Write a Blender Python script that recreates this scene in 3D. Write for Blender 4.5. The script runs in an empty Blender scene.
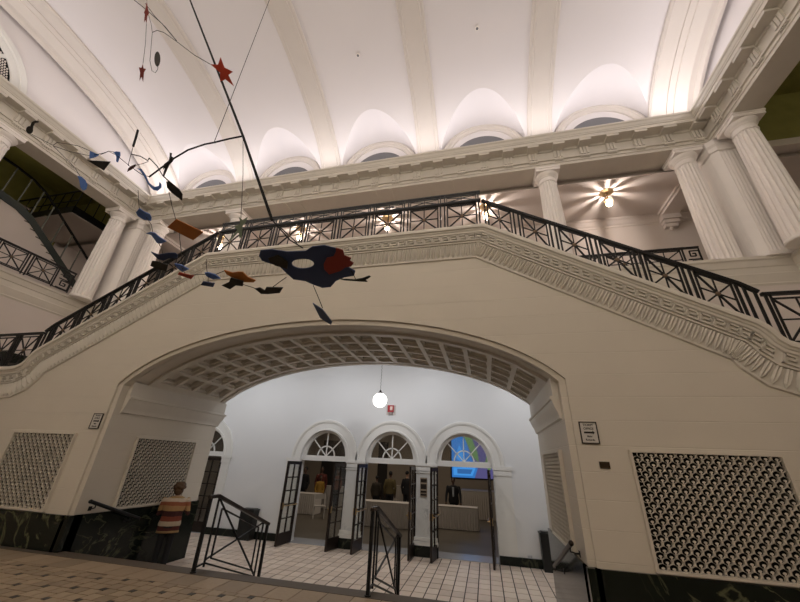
import bpy, bmesh, math, random
from math import pi, sin, cos, sqrt, tan, atan2
from mathutils import Vector, Matrix
random.seed(7)
scene = bpy.context.scene
COL = scene.collection

# ------------------------------------------------------------------ camera
def rotm(yaw, pitch, roll):
    f = Vector((sin(yaw)*cos(pitch), cos(yaw)*cos(pitch), sin(pitch)))
    r = Vector((cos(yaw), -sin(yaw), 0)); u = r.cross(f)
    R = cos(roll)*r + sin(roll)*u; U = -sin(roll)*r + cos(roll)*u
    return Matrix((R, U, -f)).transposed()
cam_data = bpy.data.cameras.new('camera'); cam = bpy.data.objects.new('camera', cam_data); COL.objects.link(cam)
cam_data.sensor_width = 36.0; cam_data.sensor_fit = 'HORIZONTAL'; cam_data.lens = 36.0*339.92/800
cam_data.clip_start = .05; cam_data.clip_end = 200
cam.matrix_world = Matrix.Translation((0, 0, 1.6)) @ rotm(math.radians(-13.913), math.radians(25.3415), math.radians(2.4818)).to_4x4()
scene.camera = cam

# ------------------------------------------------------------------ world, exposure, lights
world = bpy.data.worlds.new('world'); scene.world = world; world.use_nodes = True
world.node_tree.nodes['Background'].inputs[0].default_value = (.9, .85, .8, 1)
world.node_tree.nodes['Background'].inputs[1].default_value = .02
scene.view_settings.view_transform = 'Standard'; scene.view_settings.look = 'None'
scene.view_settings.gamma = 1.0; scene.view_settings.use_curve_mapping = False
scene.view_settings.exposure = 0.0

def area(name, loc, size, size_y, energy, color, direction):
    l = bpy.data.lights.new(name, 'AREA'); l.shape = 'RECTANGLE'; l.size = size; l.size_y = size_y
    l.energy = energy; l.color = color
    o = bpy.data.objects.new(name, l); COL.objects.link(o); o.location = loc
    o.rotation_euler = Vector(direction).to_track_quat('-Z', 'Y').to_euler()
    return o
WARM = (1, .86, .70); COVE = (1, .94, .955)
# cove lights lying on the cornice ledge, shining up on the vault
E_COVE = 9
area('cove_light_back', (-2.99, 7.72, 10.56), 18.0, .12, E_COVE*18, COVE, (0, -1, 1))
area('cove_light_front', (-2.99, -3.72, 10.56), 18.0, .12, E_COVE*18, COVE, (0, 1, 1))
for sx, nm in ((-1, 'left'), (1, 'right')):
    o = area('cove_light_'+nm, (-2.99+sx*9.05, 2.0, 10.56), .12, 11.6, E_COVE*7, COVE, (-sx*.2, 0, 1))
    o.rotation_euler = (0, pi-sx*.75, 0)
# down-lights of the vestibule, tucked up behind the arch
for k in range(6):
    area('vestibule_light', (-10.4+2.92*k, 8.8, 4.25),   .5, .25, 24, (.96, .97, 1), (0, .75, -1.05))
# unseen point lights added as fill: side galleries, then from behind the camera
def point(name, loc, energy, color, r):
    l = bpy.data.lights.new(name, 'POINT'); l.energy = energy; l.color = color; l.shadow_soft_size = r
    o = bpy.data.objects.new(name, l); COL.objects.link(o); o.location = loc
for x in (-15.4, 9.4):
    for y in (1.0, 5.5): point('side_gallery_fill', (x, y, 10.9), 5 if x < 0 else 18, (1, .9, .7), .15)  # added fill, no fitting, lifts the olive side galleries
for k, e in enumerate((95, 125, 160, 125, 95)): point('front_fill', (-9.99+3.5*k, -3.7, 9.0), e, (1, .90, .74), .25)  # added fill, no fitting, brightens the facade and columns
area('ballroom_light', (-4, 15.5, 3.5), 10, 4, 100, (1, .86, .7), (0, 0, -1))

# ------------------------------------------------------------------ materials
MATS = {}
def mat(name, color, rough=.6, metal=0, emis=None, estr=0, noise=0, nscale=6.0, bump=0, bscale=60, spec=.4, alpha=1, trans=0):
    if name in MATS: return MATS[name]
    m = bpy.data.materials.new(name); m.use_nodes = True; nt = m.node_tree; b = nt.nodes['Principled BSDF']
    b.inputs['Base Color'].default_value = (*color, 1); b.inputs['Roughness'].default_value = rough
    b.inputs['Metallic'].default_value = metal; b.inputs['Specular IOR Level'].default_value = spec
    if trans: b.inputs['Transmission Weight'].default_value = trans
    if emis: b.inputs['Emission Color'].default_value = (*emis, 1); b.inputs['Emission Strength'].default_value = estr
    if noise or bump:
        tc = nt.nodes.new('ShaderNodeTexCoord')
    if noise:
        n = nt.nodes.new('ShaderNodeTexNoise'); n.inputs['Scale'].default_value = nscale; n.inputs['Detail'].default_value = 4
        nt.links.new(tc.outputs['Object'], n.inputs['Vector'])
        mx = nt.nodes.new('ShaderNodeMix'); mx.data_type = 'RGBA'
        mx.inputs[6].default_value = (*[max(0, c*(1-noise)) for c in color], 1)
        mx.inputs[7].default_value = (*[min(1, c*(1+noise)) for c in color], 1)
        nt.links.new(n.outputs['Fac'], mx.inputs[0]); nt.links.new(mx.outputs[2], b.inputs['Base Color'])
    if bump:
        n2 = nt.nodes.new('ShaderNodeTexNoise'); n2.inputs['Scale'].default_value = bscale
        nt.links.new(tc.outputs['Object'], n2.inputs['Vector'])
        bp = nt.nodes.new('ShaderNodeBump'); bp.inputs['Strength'].default_value = bump; bp.inputs['Distance'].default_value = .01
        nt.links.new(n2.outputs['Fac'], bp.inputs['Height']); nt.links.new(bp.outputs['Normal'], b.inputs['Normal'])
    MATS[name] = m; return m

def marble(name, base, vein, scale=1.2, width=.03, rough=.12, strength=1.0, spec=.5, dist=2.5):
    m = bpy.data.materials.new(name); m.use_nodes = True; nt = m.node_tree; b = nt.nodes['Principled BSDF']; L = nt.links.new
    tc = nt.nodes.new('ShaderNodeTexCoord')
    n = nt.nodes.new('ShaderNodeTexNoise'); n.inputs['Scale'].default_value = scale; n.inputs['Detail'].default_value = 6; n.inputs['Distortion'].default_value = dist
    L(tc.outputs['Object'], n.inputs['Vector'])
    s = nt.nodes.new('ShaderNodeMath'); s.operation = 'SUBTRACT'; L(n.outputs['Fac'], s.inputs[0]); s.inputs[1].default_value = .5
    a = nt.nodes.new('ShaderNodeMath'); a.operation = 'ABSOLUTE'; L(s.outputs[0], a.inputs[0])
    r = nt.nodes.new('ShaderNodeMapRange'); L(a.outputs[0], r.inputs[0]); r.inputs[1].default_value = 0; r.inputs[2].default_value = width
    r.inputs[3].default_value = strength; r.inputs[4].default_value = 0
    n3 = nt.nodes.new('ShaderNodeTexNoise'); n3.inputs['Scale'].default_value = scale*.6; L(tc.outputs['Object'], n3.inputs['Vector'])
    r3 = nt.nodes.new('ShaderNodeMapRange'); L(n3.outputs['Fac'], r3.inputs[0]); r3.inputs[1].default_value = .42; r3.inputs[2].default_value = .62
    mu = nt.nodes.new('ShaderNodeMath'); mu.operation = 'MULTIPLY'; L(r.outputs[0], mu.inputs[0]); L(r3.outputs[0], mu.inputs[1])
    mx = nt.nodes.new('ShaderNodeMix'); mx.data_type = 'RGBA'; mx.inputs[6].default_value = (*base, 1); mx.inputs[7].default_value = (*vein, 1)
    L(mu.outputs[0], mx.inputs[0]); L(mx.outputs[2], b.inputs['Base Color'])
    b.inputs['Roughness'].default_value = rough; b.inputs['Specular IOR Level'].default_value = spec
    MATS[name] = m; return m

def ashlar(name, color):
    """painted stone wall with fine horizontal joints every 0.33 m"""
    m = mat(name, color, .55, noise=.035, nscale=2.0); nt = m.node_tree; L = nt.links.new; b = nt.nodes['Principled BSDF']
    g = nt.nodes.new('ShaderNodeNewGeometry'); sp = nt.nodes.new('ShaderNodeSeparateXYZ'); L(g.outputs['Position'], sp.inputs[0])
    ad = nt.nodes.new('ShaderNodeMath'); ad.operation = 'ADD'; L(sp.outputs['Z'], ad.inputs[0]); ad.inputs[1].default_value = -.60
    dv = nt.nodes.new('ShaderNodeMath'); dv.operation = 'DIVIDE'; L(ad.outputs[0], dv.inputs[0]); dv.inputs[1].default_value = .3275
    pg = nt.nodes.new('ShaderNodeMath'); pg.operation = 'PINGPONG'; L(dv.outputs[0], pg.inputs[0]); pg.inputs[1].default_value = .5
    r = nt.nodes.new('ShaderNodeMapRange'); L(pg.outputs[0], r.inputs[0]); r.inputs[1].default_value = 0; r.inputs[2].default_value = .018
    r.inputs[3].default_value = 0; r.inputs[4].default_value = 1
    bp = nt.nodes.new('ShaderNodeBump'); bp.inputs['Strength'].default_value = .6; bp.inputs['Distance'].default_value = .006
    L(r.outputs[0], bp.inputs['Height']); L(bp.outputs['Normal'], b.inputs['Normal'])
    return m

M_WALL = ashlar('painted_stone', (.66, .605, .52))
M_TRIM = mat('painted_plaster', (.68, .635, .56), .5, noise=.05, nscale=5)
M_COL = mat('column_paint', (.92, .87, .825), .45, noise=.04, nscale=4)
M_VAULT = mat('vault_plaster', (.80, .762, .765), .75, noise=.015, nscale=1.5)
M_RIB = mat('rib_plaster', (.72, .665, .615), .65, noise=.03, nscale=3)
M_WHITE = mat('white_paint', (.76, .765, .775), .5, noise=.015, nscale=2)
M_WTRIM = mat('white_trim', (.78, .77, .74), .4)
M_GAL = mat('gallery_plaster', (.66, .595, .55), .7, noise=.03, nscale=2)
M_OLIVE = mat('olive_paint', (.24, .225, .06), .7, noise=.25, nscale=3)
M_BLACK = mat('black_iron', (.010, .010, .011), .42, metal=.3)
M_IRONGREY = mat('grey_iron', (.06, .065, .07), .4, metal=.5)
M_ROSE = mat('bronze_rosette', (.17, .12, .08), .45, metal=.6)
M_GREEN = marble('dark_green_marble', (.008, .012, .009), (.13, .135, .075), .9, .02, .16, .9, .28)
M_LMARB = marble('pale_marble', (.66, .66, .65), (.30, .31, .32), 2.0, .05, .2, .6)
M_TILE = [mat('tile_a', (.36, .275, .19), .45, noise=.12, nscale=20), mat('tile_b', (.40, .31, .215), .45, noise=.12, nscale=20), mat('tile_c', (.31, .24, .165), .45, noise=.12, nscale=20)]
M_TDARK = mat('tile_dark', (.05, .045, .04), .5, noise=.2, nscale=20)
M_GROUT = mat('grout', (.045, .036, .03), .8)
M_KERB = mat('kerb_stone', (.11, .087, .066), .5, noise=.15, nscale=18)
M_LTILE = [mat('low_tile_a', (.70, .575, .48), .4, noise=.06, nscale=9), mat('low_tile_b', (.75, .63, .53), .4, noise=.06, nscale=9), mat('low_tile_c', (.64, .525, .44), .4, noise=.06, nscale=9)]
M_DOOR = mat('dark_bronze_door', (.028, .020, .016), .35, metal=.3)
M_BRASS = mat('brass', (.55, .40, .22), .3, metal=.9)
M_STEEL = mat('steel', (.6, .6, .58), .3, metal=.9)
M_VOID = mat('dark_void', (.004, .004, .004), .9)
M_GRILLE = mat('grille_paint', (.66, .605, .52), .5)
M_BLIND = mat('grey_blind', (.17, .17, .18), .6)
M_BULB = mat('lit_bulb', (1, .9, .8), .4, emis=(1, .84, .68), estr=14)
M_GLOBE = mat('lit_globe', (1, 1, 1), .3, emis=(1, .97, .93), estr=4)
M_SKIN = mat('skin', (.42, .25, .17), .5)
M_SKIND = mat('dark_skin', (.11, .062, .042), .5)
M_BALL = mat('ballroom_wall', (.34, .28, .22), .7, noise=.05, nscale=2)
M_BFLOOR = mat('ballroom_floor', (.13, .11, .085), .4, noise=.25, nscale=.9)
M_CLOTH = mat('white_cloth', (.62, .57, .52), .8)
def glass(name):
    m = bpy.data.materials.new(name); m.use_nodes = True; nt = m.node_tree; nt.nodes.remove(nt.nodes['Principled BSDF'])
    t = nt.nodes.new('ShaderNodeBsdfTransparent'); g = nt.nodes.new('ShaderNodeBsdfGlossy'); g.inputs['Roughness'].default_value = .04
    t.inputs[0].default_value = (.93, .94, .93, 1); x = nt.nodes.new('ShaderNodeMixShader'); o = nt.nodes['Material Output']; x.inputs[0].default_value = .07
    nt.links.new(t.outputs[0], x.inputs[1]); nt.links.new(g.outputs[0], x.inputs[2]); nt.links.new(x.outputs[0], o.inputs[0])
    MATS[name] = m; return m
M_GLASS = glass('window_glass')

# ------------------------------------------------------------------ mesh helpers
class MB:
    def __init__(s): s.v = []; s.f = []; s.m = []
    def vert(s, p): s.v.append(tuple(p)); return len(s.v)-1
    def face(s, ids, mi=0): s.f.append(tuple(ids)); s.m.append(mi)
    def poly(s, pts, mi=0): s.face([s.vert(p) for p in pts], mi)
    def box(s, x0, x1, y0, y1, z0, z1, mi=0):
        i = len(s.v)
        for z in (z0, z1):
            for x, y in ((x0, y0), (x1, y0), (x1, y1), (x0, y1)): s.v.append((x, y, z))
        for q in ((3, 2, 1, 0), (4, 5, 6, 7), (0, 1, 5, 4), (1, 2, 6, 5), (2, 3, 7, 6), (3, 0, 4, 7)): s.face([i+k for k in q], mi)
    def obox(s, c, ax, ay, az, mi=0):
        """box about c with half-axis vectors"""
        c = Vector(c); ax = Vector(ax); ay = Vector(ay); az = Vector(az); i = len(s.v)
        for k in (-1, 1):
            for a, b in ((-1, -1), (1, -1), (1, 1), (-1, 1)): s.v.append(tuple(c+a*ax+b*ay+k*az))
        for q in ((3, 2, 1, 0), (4, 5, 6, 7), (0, 1, 5, 4), (1, 2, 6, 5), (2, 3, 7, 6), (3, 0, 4, 7)): s.face([i+k for k in q], mi)
    def bar(s, a, b, w, d, up=(0, 1, 0), mi=0):
        """rectangular bar from a to b: half width w in the plane, half depth d along `up`"""
        a = Vector(a); b = Vector(b); t = (b-a); l = t.length
        if l < 1e-6: return
        t /= l; u = Vector(up); u = (u-u.dot(t)*t)
        if u.length < 1e-4: u = Vector((1, 0, 0)); u = u-u.dot(t)*t
        u.normalize(); n = t.cross(u)
        s.obox((a+b)/2, t*(l/2), n*w, u*d, mi)
    def tube(s, pts, r, seg=8, mi=0, caps=True):
        pts = [Vector(p) for p in pts]; rs = r if isinstance(r, (list, tuple)) else [r]*len(pts)
        rings = []; prev = None
        for k, p in enumerate(pts):
            t = (pts[min(k+1, len(pts)-1)]-pts[max(k-1, 0)]).normalized()
            if prev is None:
                h = Vector((0, 0, 1)) if abs(t.z) < .9 else Vector((1, 0, 0)); u = t.cross(h).normalized()
            else:
                u = prev-prev.dot(t)*t; u.normalize()
            prev = u; w = t.cross(u); ring = []
            for j in range(seg):
                a = 2*pi*j/seg; ring.append(s.vert(p+rs[k]*(cos(a)*u+sin(a)*w)))
            rings.append(ring)
        for k in range(len(rings)-1):
            for j in range(seg): s.face([rings[k][j], rings[k][(j+1) % seg], rings[k+1][(j+1) % seg], rings[k+1][j]], mi)
        if caps: s.face(rings[0][::-1], mi); s.face(rings[-1], mi)
    def lathe(s, prof, c=(0, 0, 0), seg=24, mi=0, rmod=None):
        rings = []
        for r, z in prof:
            ring = []
            for j in range(seg):
                a = 2*pi*j/seg; rr = r*(rmod(j) if rmod else 1); ring.append(s.vert((c[0]+rr*cos(a), c[1]+rr*sin(a), c[2]+z)))
            rings.append(ring)
        for k in range(len(rings)-1):
            for j in range(seg): s.face([rings[k][j], rings[k][(j+1) % seg], rings[k+1][(j+1) % seg], rings[k+1][j]], mi)
        s.face(rings[0][::-1], mi); s.face(rings[-1], mi)
    def ell(s, c, rx, ry, rz, n=12, m=8, rot=None, mi=0):
        c = Vector(c); R = rot or Matrix.Identity(3); rows = []
        for i in range(m+1):
            t = pi*i/m; row = []
            for j in range(n):
                a = 2*pi*j/n; row.append(s.vert(c+R @ Vector((rx*sin(t)*cos(a), ry*sin(t)*sin(a), -rz*cos(t)))))
            rows.append(row)
        for i in range(m):
            for j in range(n): s.face([rows[i][j], rows[i][(j+1) % n], rows[i+1][(j+1) % n], rows[i+1][j]], mi)
    def grid(s, rows, mi=0, close=False):
        ids = [[s.vert(p) for p in r] for r in rows]
        for a, b in zip(ids, ids[1:]):
            n = len(a)
            for j in range(n if close else n-1): s.face([a[j], a[(j+1) % n], b[(j+1) % n], b[j]], mi)
    def prism(s, pts, n, th, mi=0):
        """flat outline pts (3D) given a thickness th along n"""
        n = Vector(n).normalized()*(th/2); k = len(pts)
        a = [s.vert(Vector(p)+n) for p in pts]; b = [s.vert(Vector(p)-n) for p in pts]
        s.face(a, mi); s.face(b[::-1], mi)
        for j in range(k): s.face([a[j], b[j], b[(j+1) % k], a[(j+1) % k]], mi)
    def build(s, name, mats, parent=None, smooth=None, origin=None):
        me = bpy.data.meshes.new(name)
        vs = s.v
        if origin is not None:
            o_ = Vector(origin); vs = [tuple(Vector(v)-o_) for v in s.v]
        me.from_pydata(vs, [], s.f)
        if not isinstance(mats, (list, tuple)): mats = [mats]
        for m in mats: me.materials.append(m)
        if len(mats) > 1: me.polygons.foreach_set('material_index', s.m)
        bm = bmesh.new(); bm.from_mesh(me); bmesh.ops.remove_doubles(bm, verts=bm.verts, dist=1e-5)
        bmesh.ops.recalc_face_normals(bm, faces=bm.faces); bm.to_mesh(me); bm.free()
        if smooth is not None:
            me.polygons.foreach_set('use_smooth', [True]*len(me.polygons)); me.set_sharp_from_angle(angle=math.radians(smooth))
        me.update()
        o = bpy.data.objects.new(name, me); COL.objects.link(o)
        if parent is not None: o.parent = parent
        if origin is not None: o.location = origin
        return o

def tag(o, label=None, cat=None, group=None, kind=None):
    if label: o['label'] = label
    if cat: o['category'] = cat
    if group: o['group'] = group
    if kind: o['kind'] = kind
    return o
def thing(name, label, cat, loc=(0, 0, 0), rz=0, group=None):
    o = bpy.data.objects.new(name, None); COL.objects.link(o); o.location = loc; o.rotation_euler = (0, 0, rz)
    o.empty_display_size = .1
    return tag(o, label, cat, group)
def struct(o, label=None): return tag(o, label, kind='structure')
def copy_tree(o, parent=None):
    c = o.copy(); COL.objects.link(c)
    if parent is not None: c.parent = parent
    for ch in o.children: copy_tree(ch, c)
    return c
# ------------------------------------------------------------------ measures (metres)
CX = -2.99; FY = 5.53; BY = 8.02           # facade centre, facade plane, back of the stair block
XL, XR = -12.8, 6.8                        # side walls of the hall
ZL, ZG, ZS = 3.19, 6.0, 5.765; CR, CL = 3.22, 3.0               # side landings, gallery floor, top of the central landing
LOW = -.65; DY = 11.0                      # vestibule floor, door wall
EA, EZ, EB = 4.515, 2.2, 1.8               # arch ellipse: half width, centre height, rise
def arch_z(x, a=EA, b=EB):
    u = (x-CX)/a
    return EZ+b*sqrt(max(0, 1-u*u))
def contour():
    right = [(CX+CR, ZS), (CX+6.84, 3.59), (CX+6.92, 3.51), (CX+6.975, 3.43), (CX+7.02, 3.34), (CX+7.09, 3.265), (CX+7.22, 3.21), (CX+7.42, ZL), (XR, ZL)]
    left = [(2*CX-x, z) for x, z in right][::-1]; left[-1] = (CX-CL, ZS)
    return left+right
TOP = contour()
def top_z(x):
    for (a, za), (b, zb) in zip(TOP, TOP[1:]):
        if a <= x <= b: return za+(zb-za)*(x-a)/max(1e-9, b-a)
    return ZL

# ---- floors
m = MB(); m.box(XL-.3, XR+.3, -4.4, 5.38, -.3, -.006)
fl = struct(m.build('floor', M_GROUT))
m = MB()
a_, b_ = .37, .08; gp = .007
def quad(m, cx, cy, hx, hy, mi, z=0.0):
    x0, x1, y0, y1 = cx-hx+gp, cx+hx-gp, cy-hy+gp, cy+hy-gp
    x0 = max(x0, XL+.01); x1 = min(x1, XR-.01); y1 = min(y1, 4.95); y0 = max(y0, -4.3)
    if x1-x0 < .015 or y1-y0 < .015: return
    m.box(x0, x1, y0, y1, z-.012, z, mi)
for i in range(-60, 60):
    for j in range(-60, 60):
        ox = -6.42+.04+i*a_-j*b_; oy = 4.55+i*b_+j*a_
        if not (XL-.3 < ox < XR+.3 and 1.2 < oy < 5.2): continue
        quad(m, ox, oy, b_/2+gp/2, b_/2+gp/2, 3)
        for p in (-1, 1):
            for q in (-1, 1):
                quad(m, ox-b_/2-a_/2+p*a_/4, oy-b_/2+a_/2+q*a_/4, a_/4, a_/4, random.randrange(3))
m.build('floor_tile', M_TILE+[M_TDARK], fl)
m = MB(); x = XL+.05
while x < XR-.4:
    m.box(x+.006, x+.366-.006, 4.957, 5.373, -.01, 0, random.randrange(3)); x += .366
m.build('border_tile', M_TILE, fl)
m = MB(); m.box(XL, XR, 5.38, 5.63, -.4, .003); struct(m.build('trim_1', M_KERB))
m = MB()                                   # steps down through the arch
for k in range(3): m.box(CX-4.1, CX+4.1, 5.63+k*.52, 5.63+(k+1)*.52+.02, LOW-.2, -.1625*(k+1))
struct(m.build('floor_steps', M_KERB))
m = MB(); m.box(XL-.3, XR+.3, 7.19, 11.3, LOW-.2, LOW-.008); lf = struct(m.build('floor.001', M_GROUT))
m = MB(); px_, py_ = .245, .335; y = 7.2; k = 0
while y < 11.2:
    x = XL
    while x < XR:
        m.box(x+.011, x+px_-.011, y+.011, min(y+py_, 11.25)-.011, LOW-.01, LOW, random.randrange(3)); x += px_
    y += py_
m.build('floor_tile', M_LTILE, lf)

# ---- facade of the stair with its wide arch
m = MB()
XA = CX-4.23; XB = CX+4.23
def wall_cols(m, xs, zlo, zhi, y):
    m.grid([[(x, y, zlo(x)) for x in xs], [(x, y, zhi(x)) for x in xs]])
xs_arch = [CX+EA*sin(a) for a in [math.asin(4.23/EA)*(k/40) for k in range(-40, 41)]]
tops = [x for x, z in TOP]
def merge(lo, hi, extra=()):
    return sorted(set([round(x, 5) for x in list(extra)+tops if lo-1e-6 <= x <= hi+1e-6]+[round(lo, 5), round(hi, 5)]))
wall_cols(m, merge(XL, XA), lambda x: 0, top_z, FY)
wall_cols(m, merge(XB, XR), lambda x: 0, top_z, FY)
wall_cols(m, merge(XA, XB, xs_arch), arch_z, top_z, FY)
allx = merge(XL, XR)
m.grid([[(x, FY, top_z(x)) for x in allx], [(x, BY, top_z(x)) for x in allx]])      # stair and landing tops
# splayed reveal of the arch edge
IA = EA-.09; IB = EB-.09
def arch_path(a, b, half, z0, n=40):
    am = math.asin(half/a)
    arc = [(CX+a*sin(am*k/n), EZ+b*cos(am*k/n)) for k in range(-n, n+1)]
    return [(CX-half, z0)]+arc+[(CX+half, z0)]
p_out = arch_path(EA, EB, 4.23, -.3); p_in = arch_path(IA, IB, 4.14, -.3)
m.grid([[(x, FY, z) for x, z in p_out], [(x, FY+.04, z) for x, z in p_out], [(x, FY+.045, z) for x, z in p_in], [(x, FY+.16, z) for x, z in p_in]])
struct(m.build('wall_facade', M_WALL))
m = MB()                                    # jambs
for sx in (-1, 1):
    x = CX+sx*4.14; zt = arch_z(CX+4.14, IA, IB)
    m.grid([[(x, FY+.16, LOW), (x, 8.5, LOW)], [(x, FY+.16, zt), (x, 8.5, zt)]])
    xo = XL if sx < 0 else XR
    m.poly([(x, 8.5, LOW), (xo, 8.5, LOW), (xo, 8.5, zt), (x, 8.5, zt)])
inn = arch_path(IA, IB, 4.14, 2.0)[1:-1]
wall_pts = [(x, 8.5, z) for x, z in inn]
m.grid([wall_pts, [(x, 8.5, 5.36) for x, z in inn]])
for sx in (-1, 1):
    x = CX+sx*4.14; xo = XL if sx < 0 else XR
    m.poly([(x, 8.5, zt), (xo, 8.5, zt), (xo, 8.5, 5.36), (x, 8.5, 5.36)])
struct(m.build('wall_arch', M_WALL))
# coffered soffit
m = MB()
NA, NR = 18, 4
am = math.asin(4.14/IA); N = 400
pts = [(CX+IA*sin(-am+2*am*k/N), EZ+IB*cos(-am+2*am*k/N)) for k in range(N+1)]
cum = [0]
for (ax, az), (bx, bz) in zip(pts, pts[1:]): cum.append(cum[-1]+math.hypot(bx-ax, bz-az))
LEN = cum[-1]
def arc_at(s, h=0):
    s = min(max(s, 0), LEN); k = 0
    lo, hi = 0, N
    while hi-lo > 1:
        mid = (lo+hi)//2
        if cum[mid] <= s: lo = mid
        else: hi = mid
    t = (s-cum[lo])/(cum[hi]-cum[lo]); x = pts[lo][0]+t*(pts[hi][0]-pts[lo][0]); z = pts[lo][1]+t*(pts[hi][1]-pts[lo][1])
    nx = (x-CX)/IA**2; nz = (z-EZ)/IB**2; l = math.hypot(nx, nz)
    return x+h*nx/l, z+h*nz/l
def P(s, y, h=0): x, z = arc_at(s, h); return (x, y, z)
ya, yb = 6.16, 8.20; dy = (yb-ya)/NR; S0 = .22; ds = (LEN-2*S0)/NA
fine = [S0+ds*k for k in range(NA+1)]; full = [0]+fine+[LEN]
m.grid([[P(s, FY+.16) for s in full], [P(s, 5.74) for s in full], [P(s, 5.75, .05) for s in full], [P(s, ya-.1, .05) for s in full], [P(s, ya-.1) for s in full], [P(s, ya) for s in full]])
m.grid([[P(s, yb) for s in full], [P(s, yb+.07) for s in full], [P(s, yb+.08, .04) for s in full], [P(s, 8.36, .04) for s in full], [P(s, 8.37) for s in full], [P(s, 8.5) for s in full]])
for y0, y1 in ((ya, yb),):
    for s0, s1 in ((0, S0), (LEN-S0, LEN)): m.grid([[P(s0, y0), P(s1, y0)], [P(s0, y1), P(s1, y1)]])
for i in range(NA):
    for j in range(NR):
        s0, s1 = S0+ds*i, S0+ds*(i+1); y0, y1 = ya+dy*j, ya+dy*(j+1)
        loops = []
        for g, h in ((0, 0), (.045, 0), (.05, .06), (.085, .065), (.095, .14)):
            loops.append([P(s0+g, y0+g, h), P(s1-g, y0+g, h), P(s1-g, y1-g, h), P(s0+g, y1-g, h)])
        m.grid(loops, close=True); m.poly(loops[-1])
struct(m.build('trim_2', M_TRIM), 'coffered underside of the wide arch')
# imposts
for sx, nm in ((-1, 'trim_3'), (1, 'trim_4')):
    m = MB(); prof = [(.0, 2.27), (.035, 2.29), (.04, 2.33), (.055, 2.38), (.09, 2.46), (.11, 2.53), (.11, 2.555), (.135, 2.56), (.135, 2.60), (.09, 2.615), (.09, 2.895), (0, 2.90)]
    def row(d, z):
        x = CX+sx*(4.14-d)
        return [(CX+sx*4.14, 5.72, z), (x, 5.72, z), (x, 8.5+d, z), (CX+sx*4.14, 8.5+d, z)]
    m.grid([row(d, z) for d, z in prof]); struct(m.build(nm, M_TRIM, smooth=30))
# dark green marble dado
for sx, nm in ((-1, 'left'), (1, 'right')):
    m = MB(); x0 = XL if sx < 0 else XB-.03; x1 = XA+.03 if sx < 0 else XR
    m.box(x0, x1, FY-.035, FY+.05, -.05, .53)
    m.box(min(CX+sx*4.11, CX+sx*4.26), max(CX+sx*4.11, CX+sx*4.26), FY-.035, FY+.2, -.05, .53)
    xj = CX+sx*4.14
    lo, hi = min(xj, xj-sx*.03), max(xj, xj-sx*.03)
    m.box(lo, hi, FY+.05, 8.53, LOW-.05, .53)
    m.box(min(xj, xj+sx*.4), max(xj, xj+sx*.4), 8.5, 8.53, LOW-.05, .53)
    struct(m.build('baseboard_'+nm, M_GREEN))

# ---- the raking string course: fillet, key pattern and leaves
PATH = TOP
def frames(path):
    seg = []
    for (ax, az), (bx, bz) in zip(path, path[1:]):
        l = math.hypot(bx-ax, bz-az); seg.append(((bx-ax)/l, (bz-az)/l, l))
    return seg
SEG = frames(PATH)
def miter(k):
    def dn(s): return (s[1], -s[0])
    if k == 0: return dn(SEG[0])
    if k == len(PATH)-1: return dn(SEG[-1])
    a, b = dn(SEG[k-1]), dn(SEG[k]); x, z = a[0]+b[0], a[1]+b[1]; l = math.hypot(x, z); x /= l; z /= l
    c = x*a[0]+z*a[1]; return (x/c, z/c)
m = MB()
prof = [(-.03, -.25), (-.03, .10), (.02, .12), (.055, .12), (.065, .095), (.09, .085), (.10, .07), (.135, .065), (.15, .042), (.325, .042), (.335, .062), (.355, .062), (.36, .03), (.62, .004), (.635, .006), (.645, .03), (.668, .03), (.68, 0)]
rows = []
for k, (x, z) in enumerate(PATH):
    d = miter(k); rows.append([(x+d[0]*o, FY-p, z+d[1]*o) for o, p in prof])
m.grid(rows)
def on_path(s):
    for k, (tx, tz, l) in enumerate(SEG):
        if s <= l or k == len(SEG)-1:
            s = min(s, l); return PATH[k][0]+tx*s, PATH[k][1]+tz*s, k
        s -= l
TOTAL = sum(l for _, _, l in SEG)
def smooth_frame(s):
    x, z, k = on_path(s)
    xa, za, _ = on_path(max(0, s-.22)); xb, zb, _ = on_path(min(TOTAL, s+.22))
    l = math.hypot(xb-xa, zb-za); tx, tz = (xb-xa)/l, (zb-za)/l
    return x, z, tx, tz
def pp(fr, u, d, p):
    x, z, tx, tz = fr; return (x+tx*u+tz*d, FY-p, z+tz*u-tx*d)
s = .1
while s < TOTAL-.05:
    f = smooth_frame(s)
    if f[0] > -11.6 and f[0] < 5.8:
        w = .041
        L_ = [(-w*.8, .362), (w*.8, .362), (w, .46), (w*.85, .57), (0, .645), (-w*.85, .57), (-w, .46)]
        base = [m.vert(pp(f, u, d, max(.012, .040-(d-.362)*.12))) for u, d in L_]
        ctr = [m.vert(pp(f, u, d, q)) for u, d, q in ((-w*.45, .37, .056), (w*.45, .37, .056), (w*.55, .48, .062), (w*.35, .58, .050), (-w*.35, .58, .050), (-w*.55, .48, .062))]
        dip = [m.vert(pp(f, 0, d, q)) for d, q in ((.37, .032), (.48, .030), (.60, .024))]
        b0, b1, b2, b3, b4, b5, b6 = base; c0, c1, c2, c3, c4, c5 = ctr
        m.face([b0, c0, c5, b6]); m.face([b6, c5, c4, b5]); m.face([b5, c4, b4]); m.face([b1, b2, c2, c1]); m.face([b2, b3, c3, c2]); m.face([b3, b4, c3])
        m.face([c0, dip[0], dip[1], c5]); m.face([dip[0], c1, c2, dip[1]]); m.face([c5, dip[1], dip[2], c4]); m.face([dip[1], c2, c3, dip[2]]); m.face([c4, dip[2], b4]); m.face([dip[2], c3, b4])
    s += .094 if not 6.75 < abs(f[0]-CX) < 7.45 else .058
s = .1
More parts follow.
